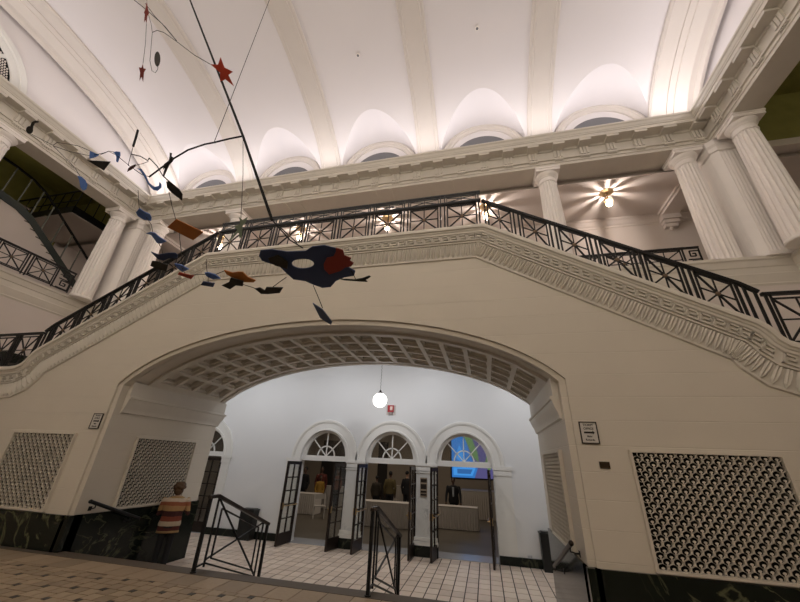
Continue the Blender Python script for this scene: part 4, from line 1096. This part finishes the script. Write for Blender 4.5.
def stripes_mat():
    m = bpy.data.materials.new('striped_knit'); m.use_nodes = True; nt = m.node_tree; b = nt.nodes['Principled BSDF']; L = nt.links.new
    tc = nt.nodes.new('ShaderNodeTexCoord'); sp = nt.nodes.new('ShaderNodeSeparateXYZ'); L(tc.outputs['Object'], sp.inputs[0])
    n = nt.nodes.new('ShaderNodeTexNoise'); n.inputs['Scale'].default_value = 4; L(tc.outputs['Object'], n.inputs['Vector'])
    a = nt.nodes.new('ShaderNodeMath'); a.operation = 'MULTIPLY_ADD'; L(n.outputs['Fac'], a.inputs[0]); a.inputs[1].default_value = .05; L(sp.outputs['Z'], a.inputs[2])
    s = nt.nodes.new('ShaderNodeMath'); s.operation = 'MULTIPLY_ADD'; L(a.outputs[0], s.inputs[0]); s.inputs[1].default_value = 1.4; s.inputs[2].default_value = .1
    f = nt.nodes.new('ShaderNodeMath'); f.operation = 'FRACT'; L(s.outputs[0], f.inputs[0])
    r = nt.nodes.new('ShaderNodeValToRGB'); r.color_ramp.interpolation = 'CONSTANT'; e = r.color_ramp.elements
    cs = [(0, (.34, .22, .10)), (.16, (.07, .012, .010)), (.28, (.46, .37, .27)), (.40, (.20, .045, .025)), (.52, (.05, .012, .012)), (.66, (.40, .23, .10)), (.8, (.30, .10, .05)), (.9, (.55, .45, .36))]
    e[0].position, e[0].color = cs[0][0], (*cs[0][1], 1); e[1].position, e[1].color = cs[1][0], (*cs[1][1], 1)
    for p, c in cs[2:]: q = e.new(p); q.color = (*c, 1)
    L(f.outputs[0], r.inputs[0]); L(r.outputs[0], b.inputs['Base Color']); b.inputs['Roughness'].default_value = .9; return m
M_DARK = mat('dark_cloth', (.012, .012, .014), .8); M_HAIR = mat('brown_hair', (.10, .055, .028), .6, noise=.5, nscale=40); M_HAIRD = mat('black_hair', (.012, .010, .009), .6)
person('person in a striped sweater leaning by the left jamb, back to the camera', (-6.755, 7.40, LOW), rad(212), 1.63, stripes_mat(), M_DARK, M_SKIN, M_HAIR,
       arms=((.16, -.20, 1.22), (.14, -.26, 1.16)), long_hair=True, vox=.011, bend=.10, wide=1.36, stripes=True)
person('man in a dark suit leaning on the cloth table beyond the right door', (-1.40, 16.45, LOW), 0, 1.74, M_DARK, M_DARK, M_SKIND, M_HAIRD, arms=((.31, -.20, .84), (.31, -.20, .84)), shirt=mat('pale_shirt', (.35, .38, .42), .7), bend=.16, vox=.016, wide=1.28)
person('person in olive clothes with back turned beyond the middle door', (-4.35, 17.2, LOW), pi, 1.84, mat('olive_cloth', (.10, .075, .028), .8), M_DARK, M_SKIND, M_HAIRD, arms=DOWN, vox=.022)
person('smaller person in dark clothes left of the olive one, beyond the middle door', (-5.05, 17.4, LOW), pi, 1.62, mat('brown_cloth', (.035, .026, .018), .8), M_DARK, M_SKIND, M_HAIRD, arms=DOWN, vox=.022)
person('person in black at the back counter, right side of the middle door', (-3.75, 18.1, LOW), rad(160), 1.86, M_DARK, M_DARK, M_SKIN, M_HAIRD, arms=DOWN, vox=.022)
person('person in a maroon top standing at the back through the left door', (-8.1, 17.9, LOW), rad(20), 1.88, mat('maroon_cloth', (.11, .025, .018), .8), M_DARK, M_SKIND, M_HAIRD, arms=DOWN, vox=.022)
person('person in a yellow top by the pale table through the left door', (-7.95, 17.5, LOW), rad(40), 1.50, mat('yellow_cloth', (.34, .19, .03), .8), M_DARK, M_SKIND, M_HAIRD, arms=DOWN, vox=.022)
person('person in black at the left edge of the left doorway', (-8.75, 17.4, LOW), rad(-20), 1.84, M_DARK, M_DARK, M_SKIND, M_HAIRD, arms=DOWN, vox=.022)
person('person in rust red beside the maroon one, through the left door', (-7.25, 18.0, LOW), rad(-30), 1.80, mat('rust_cloth', (.15, .05, .025), .8), M_DARK, M_SKIND, M_HAIRD, arms=DOWN, vox=.022)

# ------------------------------------------------------------------ hanging mobile
MOBILE = [
['wire', 'main_arm', 0.013, [[-4.917, 3.0, 5.517], [-4.753, 3.0, 5.678], [-4.564, 3.0, 5.858], [-4.355, 3.0, 5.992], [-4.055, 3.0, 6.056], [-3.887, 3.0, 6.055], [-3.618, 3.0, 6.076], [-3.368, 3.0, 6.079]]],
['wire', 'slanted_bar', 0.02, [[-6.707, 3.0, 12.261], [-6.322, 3.0, 11.54], [-3.368, 3.0, 6.079], [-2.469, 3.0, 4.324]]],
['wire', 'suspension_cable', 0.005, [[-3.887, 3.0, 12.84], [-3.887, 3.0, 6.055]]],
['plate', 'star', 'red', [[-4.298, 2.73, 7.789], [-4.196, 2.784, 7.832], [-4.116, 2.72, 7.915], [-4.123, 2.857, 7.847], [-4.03, 2.959, 7.861], [-4.113, 2.966, 7.802], [-4.099, 3.134, 7.733], [-4.181, 2.993, 7.744], [-4.268, 2.991, 7.686], [-4.215, 2.883, 7.773]], [0.5198, -0.362, -0.7738], None, 'large red steel star on the slanted bar'],
['plate', 'star', 'dullred', [[-7.475, 2.826, 11.657], [-7.526, 2.925, 11.588], [-7.56, 3.018, 11.533], [-7.614, 3.039, 11.485], [-7.705, 3.14, 11.385], [-7.685, 3.078, 11.419], [-7.742, 3.104, 11.367], [-7.641, 2.994, 11.478], [-7.639, 2.964, 11.489], [-7.571, 2.918, 11.555]], [0.593, -0.2336, -0.7706], None, None],
['plate', 'star', 'dullred', [[-6.429, 2.904, 8.864], [-6.46, 2.967, 8.809], [-6.43, 2.993, 8.826], [-6.485, 3.021, 8.764], [-6.572, 3.131, 8.639], [-6.551, 3.051, 8.691], [-6.611, 3.085, 8.623], [-6.537, 2.99, 8.73], [-6.513, 2.916, 8.782], [-6.483, 2.945, 8.798]], [0.6427, -0.2963, -0.7065], None, None],
['plate', 'disc', 'grey', [[-6.231, 3.024, 9.15], [-6.251, 3.051, 9.122], [-6.274, 3.074, 9.094], [-6.297, 3.089, 9.069], [-6.317, 3.096, 9.049], [-6.334, 3.093, 9.037], [-6.344, 3.081, 9.033], [-6.347, 3.061, 9.038], [-6.344, 3.035, 9.052], [-6.333, 3.006, 9.072], [-6.317, 2.976, 9.098], [-6.296, 2.949, 9.125], [-6.274, 2.927, 9.153], [-6.251, 2.912, 9.178], [-6.231, 2.906, 9.197], [-6.215, 2.908, 9.209], [-6.205, 2.92, 9.213], [-6.201, 2.94, 9.209], [-6.204, 2.965, 9.196], [-6.215, 2.994, 9.175]], [0.6124, -0.2928, -0.7344], None, 'small grey oval disc on a looped wire'],
['wire', 'rod', 0.009, [[-8.495, 3.0, 12.59], [-7.686, 3.0, 11.709], [-6.806, 3.0, 10.711], [-6.011, 3.0, 9.705]]],
['wire', 'rod', 0.007, [[-7.935, 3.0, 12.151], [-7.199, 3.0, 11.178], [-6.62, 3.0, 10.49], [-6.011, 3.0, 9.705]]],
['wire', 'rod', 0.007, [[-6.958, 3.0, 10.408], [-6.838, 3.0, 10.442], [-6.568, 3.0, 10.247], [-5.997, 3.0, 9.668], [-5.27, 3.0, 8.905], [-4.724, 3.0, 8.402]]],
['wire', 'wire', 0.0045, [[-7.492, 3.0, 11.385], [-7.196, 3.0, 10.879], [-6.958, 3.0, 10.408], [-6.472, 3.0, 9.135], [-6.232, 3.0, 8.701], [-6.099, 3.0, 8.588], [-6.086, 3.0, 8.708], [-6.171, 3.0, 8.91]]],
['wire', 'wire', 0.0045, [[-7.368, 3.0, 10.953], [-6.963, 3.0, 9.981], [-6.641, 3.0, 9.105]]],
['wire', 'wire', 0.0045, [[-7.937, 3.0, 12.278], [-8.022, 3.0, 12.447], [-8.447, 3.0, 12.92], [-8.495, 3.0, 12.59]]],
['plate', 'leaf_plate', 'black', [[-8.589, 2.926, 7.449], [-8.598, 2.944, 7.426], [-8.612, 2.956, 7.4], [-8.628, 2.961, 7.373], [-8.644, 2.957, 7.352], [-8.657, 2.945, 7.339], [-8.665, 2.927, 7.336], [-8.666, 2.907, 7.344], [-8.661, 2.887, 7.362], [-8.65, 2.87, 7.386], [-8.636, 2.86, 7.412], [-8.619, 2.858, 7.437], [-8.604, 2.864, 7.457], [-8.592, 2.878, 7.467], [-8.592, 2.87, 7.471], [-8.554, 2.845, 7.539], [-8.516, 2.857, 7.59], [-8.487, 2.899, 7.612], [-8.501, 2.907, 7.587], [-8.532, 2.883, 7.553], [-8.566, 2.901, 7.495]], [0.7965, -0.2686, -0.5416], None, 'black plate with a round end and bent neck'],
['wire', 'wire', 0.0045, [[-8.726, 3.0, 7.417], [-8.24, 3.0, 7.132], [-7.794, 3.0, 6.88], [-7.726, 3.0, 6.942], [-7.43, 3.0, 6.838], [-7.062, 3.0, 6.701], [-6.661, 3.0, 6.482]]],
['wire', 'wire', 0.0045, [[-7.784, 3.0, 6.864], [-7.304, 3.0, 6.494], [-6.79, 3.0, 6.098], [-6.533, 3.0, 5.851]]],
['wire', 'wire', 0.0045, [[-7.784, 3.0, 6.864], [-7.192, 3.0, 6.577], [-6.582, 3.0, 6.34], [-6.276, 3.0, 6.336], [-6.16, 3.0, 6.364], [-5.955, 3.0, 6.287]]],
['plate', 'leaf_plate', 'blue', [[-6.495, 2.925, 6.361], [-6.429, 3.044, 6.377], [-6.478, 3.033, 6.317], [-6.542, 3.0, 6.249]], [0.7571, -0.3502, -0.5516], None, None],
['plate', 'leaf_plate', 'black', [[-6.279, 2.858, 6.012], [-6.078, 3.059, 6.157], [-6.185, 3.087, 5.99]], [0.755, -0.3664, -0.5438], None, 'black triangular plate'],
['plate', 'leaf_plate', 'blue', [[-6.363, 2.894, 5.712], [-6.335, 2.933, 5.728], [-6.318, 2.997, 5.706], [-6.322, 3.054, 5.657], [-6.352, 3.086, 5.588], [-6.382, 3.069, 5.552], [-6.39, 3.018, 5.579], [-6.369, 2.952, 5.66]], [0.7835, -0.37, -0.4992], None, None],
['plate', 'leaf_plate', 'blue', [[-5.898, 2.931, 6.201], [-5.863, 2.948, 6.234], [-5.83, 2.983, 6.254], [-5.846, 3.02, 6.209], [-5.875, 3.042, 6.158], [-5.904, 3.067, 6.103], [-5.917, 3.04, 6.105], [-5.893, 3.003, 6.16], [-5.888, 2.966, 6.19]], [0.7319, -0.3734, -0.57], None, None],
['wire', 'wire', 0.0045, [[-6.321, 3.0, 6.309], [-6.164, 3.0, 6.358], [-5.888, 3.0, 6.196], [-5.481, 3.0, 5.875], [-5.076, 3.0, 5.59], [-4.914, 3.0, 5.524]]],
['wire', 'rod', 0.018, [[-5.719, 3.0, 6.79], [-5.668, 3.0, 6.583], [-5.621, 3.0, 6.362]]],
['wire', 'wire', 0.0045, [[-5.621, 3.0, 6.362], [-5.531, 3.0, 5.982], [-5.5, 3.0, 5.878]]],
['plate', 'leaf_plate', 'brown', [[-5.459, 3.003, 5.733], [-5.431, 2.979, 5.786], [-5.39, 2.982, 5.837], [-5.344, 2.999, 5.884], [-5.358, 3.019, 5.851], [-5.402, 3.019, 5.795]], [0.722, -0.4013, -0.5637], None, 'small dull red leaf plate'],
['wire', 'wire', 0.008, [[-5.561, 3.0, 6.158], [-5.319, 3.0, 6.054], [-5.119, 3.0, 5.916], [-5.109, 3.0, 5.971], [-4.863, 3.0, 5.75], [-4.64, 3.0, 5.49], [-4.45, 3.0, 5.333]]],
['wire', 'wire', 0.0045, [[-5.365, 3.0, 5.851], [-5.198, 3.0, 5.863], [-5.091, 3.0, 5.891]]],
['plate', 'leaf_plate', 'blue', [[-4.783, 2.718, 5.385], [-4.743, 2.759, 5.403], [-4.73, 2.836, 5.359], [-4.73, 2.922, 5.291], [-4.702, 2.994, 5.27], [-4.661, 3.018, 5.303], [-4.637, 2.989, 5.356], [-4.628, 3.027, 5.339], [-4.641, 3.055, 5.3], [-4.689, 3.055, 5.239], [-4.728, 3.006, 5.228], [-4.748, 2.927, 5.265], [-4.751, 2.838, 5.331], [-4.763, 2.758, 5.378]], [0.7058, -0.4376, -0.5571], None, 'curved blue hook-shaped plate'],
['plate', 'leaf_plate', 'black', [[-4.251, 2.823, 5.124], [-4.219, 2.839, 5.15], [-4.157, 2.977, 5.108], [-4.147, 3.04, 5.067], [-4.175, 3.089, 4.992], [-4.245, 2.945, 5.029], [-4.265, 2.875, 5.064]], [0.6788, -0.4742, -0.5607], None, None],
['plate', 'pivot_plate', 'black', [[-4.506, 2.863, 5.814], [-4.484, 2.885, 5.823], [-4.503, 2.911, 5.782], [-4.481, 2.948, 5.781], [-4.512, 2.965, 5.734], [-4.559, 2.971, 5.677], [-4.624, 3.014, 5.572], [-4.671, 3.041, 5.501], [-4.676, 3.02, 5.51], [-4.619, 2.967, 5.612], [-4.644, 2.969, 5.583], [-4.61, 2.923, 5.654], [-4.549, 2.928, 5.719], [-4.523, 2.897, 5.771]], [0.6719, -0.4339, -0.6002], None, None],
['wire', 'wire', 0.0045, [[-4.374, 3.0, 5.115], [-4.204, 3.0, 4.821], [-4.027, 3.0, 4.543]]],
['plate', 'panel', 'orange', [[-3.84, 2.858, 4.419], [-3.545, 3.06, 4.318], [-3.771, 3.147, 4.274], [-4.047, 2.94, 4.378]], [0.0, -0.45, -0.893], None, 'orange rectangular plate'],
['wire', 'wire', 0.0045, [[-3.876, 3.0, 4.302], [-3.834, 3.0, 4.199], [-3.734, 3.0, 3.999], [-3.634, 3.0, 3.769]]],
['plate', 'leaf_plate', 'blue', [[-4.66, 2.906, 4.77], [-4.623, 2.956, 4.745], [-4.555, 2.998, 4.724], [-4.564, 3.044, 4.701], [-4.606, 3.086, 4.679], [-4.712, 3.058, 4.694], [-4.769, 3.002, 4.722], [-4.761, 2.952, 4.747]], [0.0, -0.45, -0.893], None, None],
['wire', 'wire', 0.004, [[-5.015, 3.0, 5.265], [-4.909, 3.0, 5.048], [-4.795, 3.0, 4.838]]],
['plate', 'leaf_plate', 'blue', [[-4.369, 2.934, 4.312], [-4.285, 2.924, 4.317], [-4.231, 2.943, 4.307], [-4.205, 2.996, 4.281], [-4.14, 3.071, 4.243], [-4.239, 3.089, 4.233], [-4.298, 3.074, 4.241], [-4.3, 3.009, 4.274], [-4.304, 2.963, 4.297]], [0.0, -0.45, -0.893], None, None],
['wire', 'wire', 0.004, [[-4.593, 3.0, 4.67], [-4.437, 3.0, 4.514], [-4.334, 3.0, 4.342]]],
['plate', 'leaf_plate', 'navy', [[-4.133, 2.927, 3.977], [-4.056, 2.971, 3.955], [-3.891, 2.964, 3.959], [-3.793, 2.973, 3.954], [-3.767, 3.006, 3.937], [-3.813, 3.043, 3.919], [-3.92, 3.033, 3.924], [-4.033, 3.057, 3.911], [-4.104, 3.028, 3.926]], [0.0, -0.45, -0.893], None, None],
['wire', 'wire', 0.004, [[-4.183, 3.0, 4.184], [-4.084, 3.0, 4.078], [-4.01, 3.0, 3.964]]],
['plate', 'leaf_plate', 'black', [[-4.057, 2.932, 3.831], [-3.955, 2.952, 3.821], [-3.867, 3.005, 3.794], [-3.953, 3.081, 3.756], [-4.055, 3.042, 3.775], [-4.131, 2.989, 3.802]], [0.0, -0.45, -0.893], None, None],
['wire', 'wire', 0.004, [[-4.043, 3.0, 3.915], [-4.027, 3.0, 3.862], [-4.015, 3.0, 3.836]]],
['plate', 'leaf_plate', 'blue', [[-3.689, 2.939, 3.762], [-3.597, 2.969, 3.747], [-3.535, 3.031, 3.715], [-3.649, 3.056, 3.703], [-3.689, 3.006, 3.728]], [0.0, -0.45, -0.893], None, None],
['plate', 'panel', 'red', [[-3.583, 2.953, 3.63], [-3.409, 3.017, 3.598], [-3.473, 3.053, 3.58], [-3.619, 2.977, 3.618]], [0.0, -0.45, -0.893], None, 'small dark red plate'],
['wire', 'wire', 0.004, [[-3.62, 3.0, 3.73], [-3.574, 3.0, 3.676], [-3.519, 3.0, 3.61]]],
['plate', 'leaf_plate', 'blue', [[-3.195, 2.957, 3.592], [-3.146, 2.956, 3.592], [-3.072, 2.989, 3.576], [-3.026, 3.048, 3.546], [-3.136, 3.05, 3.545], [-3.2, 3.0, 3.57]], [0.0, -0.45, -0.893], None, None],
['wire', 'wire', 0.004, [[-3.284, 3.0, 3.822], [-3.241, 3.0, 3.694], [-3.199, 3.0, 3.605]]],
['plate', 'panel', 'navy', [[-3.182, 2.961, 3.472], [-3.038, 2.995, 3.455], [-3.093, 3.042, 3.431], [-3.242, 3.003, 3.45]], [0.0, -0.45, -0.893], None, None],
['wire', 'wire', 0.004, [[-3.179, 3.0, 3.58], [-3.159, 3.0, 3.519], [-3.139, 3.0, 3.459]]],
['plate', 'leaf_plate', 'orange', [[-2.879, 2.911, 3.572], [-2.788, 2.951, 3.552], [-2.716, 2.946, 3.554], [-2.651, 2.952, 3.551], [-2.621, 3.019, 3.518], [-2.539, 3.069, 3.492], [-2.582, 3.092, 3.481], [-2.745, 3.074, 3.49], [-2.809, 3.025, 3.514], [-2.877, 2.965, 3.545]], [0.0, -0.45, -0.893], None, 'orange wavy plate'],
['plate', 'leaf_plate', 'black', [[-2.811, 2.972, 3.497], [-2.671, 3.027, 3.469], [-2.718, 3.089, 3.438], [-2.801, 3.071, 3.446], [-2.91, 3.115, 3.424], [-2.993, 3.057, 3.454], [-2.865, 3.022, 3.471]], [0.0, -0.45, -0.893], None, None],
['wire', 'wire', 0.004, [[-3.506, 3.0, 3.597], [-3.296, 3.0, 3.602], [-3.092, 3.0, 3.572], [-2.963, 3.0, 3.619]]],
['plate', 'leaf_plate', 'black', [[-2.443, 2.97, 3.321], [-2.377, 2.96, 3.326], [-2.333, 3.0, 3.306], [-2.291, 2.961, 3.325], [-2.09, 2.982, 3.314], [-2.162, 3.044, 3.283], [-2.314, 3.046, 3.282], [-2.397, 3.038, 3.286]], [0.0, -0.45, -0.893], None, None],
['wire', 'wire', 0.004, [[-2.646, 3.0, 3.407], [-2.547, 3.0, 3.373], [-2.424, 3.0, 3.324]]],
['wire', 'wire', 0.0045, [[-2.091, 3.0, 3.455], [-2.165, 3.0, 3.399], [-2.238, 3.0, 3.34]]],
['plate', 'main_plate', 'navy', [[-2.382, 2.832, 3.674], [-2.329, 2.774, 3.703], [-2.191, 2.775, 3.702], [-2.022, 2.816, 3.681], [-1.801, 2.832, 3.674], [-1.703, 2.79, 3.694], [-1.563, 2.789, 3.695], [-1.441, 2.834, 3.672], [-1.403, 2.922, 3.628], [-1.405, 3.02, 3.579], [-1.359, 3.063, 3.557], [-1.303, 3.109, 3.534], [-1.334, 3.163, 3.506], [-1.457, 3.174, 3.501], [-1.574, 3.211, 3.482], [-1.662, 3.28, 3.448], [-1.771, 3.283, 3.446], [-1.88, 3.226, 3.475], [-1.949, 3.181, 3.497], [-2.088, 3.148, 3.514], [-2.14, 3.069, 3.554], [-2.186, 2.981, 3.598], [-2.292, 2.931, 3.624], [-2.371, 2.893, 3.643]], [0.0, -0.45, -0.893], [[-1.757, 2.98, 3.599], [-1.767, 2.994, 3.591], [-1.786, 3.007, 3.585], [-1.812, 3.017, 3.58], [-1.844, 3.023, 3.577], [-1.879, 3.026, 3.575], [-1.915, 3.025, 3.576], [-1.949, 3.02, 3.578], [-1.979, 3.012, 3.583], [-2.003, 3.0, 3.589], [-2.02, 2.986, 3.596], [-2.027, 2.971, 3.603], [-2.025, 2.956, 3.611], [-2.014, 2.942, 3.618], [-1.994, 2.93, 3.624], [-1.968, 2.92, 3.629], [-1.936, 2.914, 3.632], [-1.902, 2.911, 3.633], [-1.866, 2.913, 3.633], [-1.833, 2.918, 3.63], [-1.803, 2.926, 3.626], [-1.78, 2.937, 3.62], [-1.763, 2.951, 3.613], [-1.756, 2.965, 3.606]], 'large navy blue plate with an oval hole'],
['plate', 'overlay_plate', 'darkred', [[-1.428, 2.807, 3.652], [-1.36, 2.837, 3.637], [-1.361, 2.897, 3.607], [-1.294, 2.932, 3.589], [-1.318, 2.958, 3.576], [-1.283, 2.99, 3.56], [-1.324, 3.026, 3.542], [-1.395, 3.03, 3.54], [-1.457, 3.065, 3.523], [-1.612, 3.096, 3.506], [-1.648, 3.028, 3.541], [-1.63, 2.969, 3.571], [-1.572, 2.906, 3.602], [-1.488, 2.895, 3.608], [-1.44, 2.843, 3.634]], [0.0, -0.45, -0.893], None, 'dark red jagged plate on the navy plate'],
['plate', 'overlay_plate', 'black', [[-2.265, 2.843, 3.634], [-2.133, 2.821, 3.645], [-2.082, 2.869, 3.621], [-2.049, 2.912, 3.599], [-2.096, 2.989, 3.56], [-2.149, 2.964, 3.573], [-2.222, 2.937, 3.587], [-2.265, 2.893, 3.609]], [0.0, -0.45, -0.893], None, 'black jagged plate on the navy plate'],
['plate', 'leaf_plate', 'darkgreen', [[-1.432, 2.977, 3.368], [-1.256, 3.001, 3.356], [-1.168, 2.993, 3.36], [-1.086, 2.97, 3.371], [-1.069, 2.983, 3.365], [-1.104, 3.002, 3.355], [-1.136, 3.013, 3.35], [-1.12, 3.038, 3.337], [-1.225, 3.023, 3.344], [-1.372, 3.0, 3.356]], [0.0, -0.45, -0.893], None, None],
['wire', 'wire', 0.004, [[-1.307, 3.0, 3.471], [-1.272, 3.0, 3.415], [-1.247, 3.0, 3.36]]],
['wire', 'wire', 0.0045, [[-1.734, 3.0, 3.321], [-1.65, 3.0, 3.167], [-1.582, 3.0, 3.039]]],
['plate', 'leaf_plate', 'steelblue', [[-1.619, 2.847, 3.029], [-1.542, 2.928, 2.989], [-1.49, 3.086, 2.909], [-1.517, 3.116, 2.894], [-1.604, 3.031, 2.937]], [0.0, -0.45, -0.893], None, None],
['wire', 'wire', 0.008, [[-2.469, 3.0, 4.324], [-2.147, 3.0, 3.976], [-1.95, 3.0, 3.838]]],
['plate', 'figure_plate', 'verdigris', [[-2.864, 2.869, 4.33], [-2.834, 2.916, 4.31], [-2.777, 2.925, 4.362], [-2.811, 2.953, 4.294], [-2.847, 2.957, 4.249], [-2.881, 3.03, 4.13], [-2.904, 3.026, 4.109], [-2.898, 2.974, 4.174], [-2.991, 2.988, 4.056], [-3.004, 2.973, 4.059], [-2.905, 2.952, 4.19], [-2.927, 2.905, 4.22], [-2.873, 2.929, 4.252], [-2.86, 2.904, 4.294]], [0.5904, -0.6039, -0.5356], None, 'green branching plate'],
['wire', 'wire', 0.004, [[-3.368, 3.0, 6.079], [-3.135, 3.0, 5.221], [-2.95, 3.0, 4.424]]],
]
MM = {'red': (.42, .045, .02), 'dullred': (.22, .045, .035), 'darkred': (.28, .035, .025), 'grey': (.09, .088, .085), 'blue': (.11, .22, .58), 'navy': (.035, .06, .15), 'steelblue': (.09, .13, .23), 'black': (.014, .013, .011), 'brown': (.09, .04, .035), 'orange': (.50, .17, .03), 'darkgreen': (.02, .026, .018), 'verdigris': (.24, .30, .22)}
t = thing('hanging_mobile', 'large hanging mobile of wires, stars and painted metal plates in front of the stair', 'mobile', (-3.2, 3.0, 4.5))
org = Vector((-3.2, 3.0, 4.5)); rod_m = mat('mobile_rod', (.010, .010, .010), .7, spec=.15)
for it in MOBILE:
    m = MB()
    if it[0] == 'wire':
        p = [Vector(q)-org for q in it[3]]; m.tube(p, it[2], 8); m.build(it[1], rod_m, t, smooth=60)
    else:
        _, nm, c, pts_, n, hole, lab = it; n = Vector(n); p = [Vector(q)-org for q in pts_]; th_ = .012
        mt = mat('mobile_'+c, MM[c], .45)
        if hole is None: m.prism(p, n, th_)
        else:
            hp = [Vector(q)-org for q in hole]
            bm = bmesh.new(); E_ = []
            for loop in (p, hp):
                vs = [bm.verts.new(q) for q in loop]
                E_ += [bm.edges.new((vs[i], vs[(i+1) % len(vs)])) for i in range(len(vs))]
            g = bmesh.ops.triangle_fill(bm, edges=E_, use_beauty=True, normal=n)
            ex = bmesh.ops.extrude_face_region(bm, geom=[f for f in bm.faces])
            for v in [v for v in ex['geom'] if isinstance(v, bmesh.types.BMVert)]: v.co += n*th_
            bmesh.ops.recalc_face_normals(bm, faces=bm.faces); bm.verts.index_update()
            m.v = [tuple(v.co) for v in bm.verts]; m.f = [tuple(v.index for v in f.verts) for f in bm.faces]; m.m = [0]*len(m.f); bm.free()
        o = m.build(nm, mt, t)
        if lab: o['label'] = lab
m = MB(); m.lathe([(0, -.04), (.05, -.04), (.07, 0), (0, 0)], (0, 0, 0), 16); cz = [it for it in MOBILE if it[1] == 'suspension_cable'][0][3][0]
o = m.build('ceiling_hook', rod_m, t); o.location = Vector((cz[0], cz[1], vz(cz[1])))-org
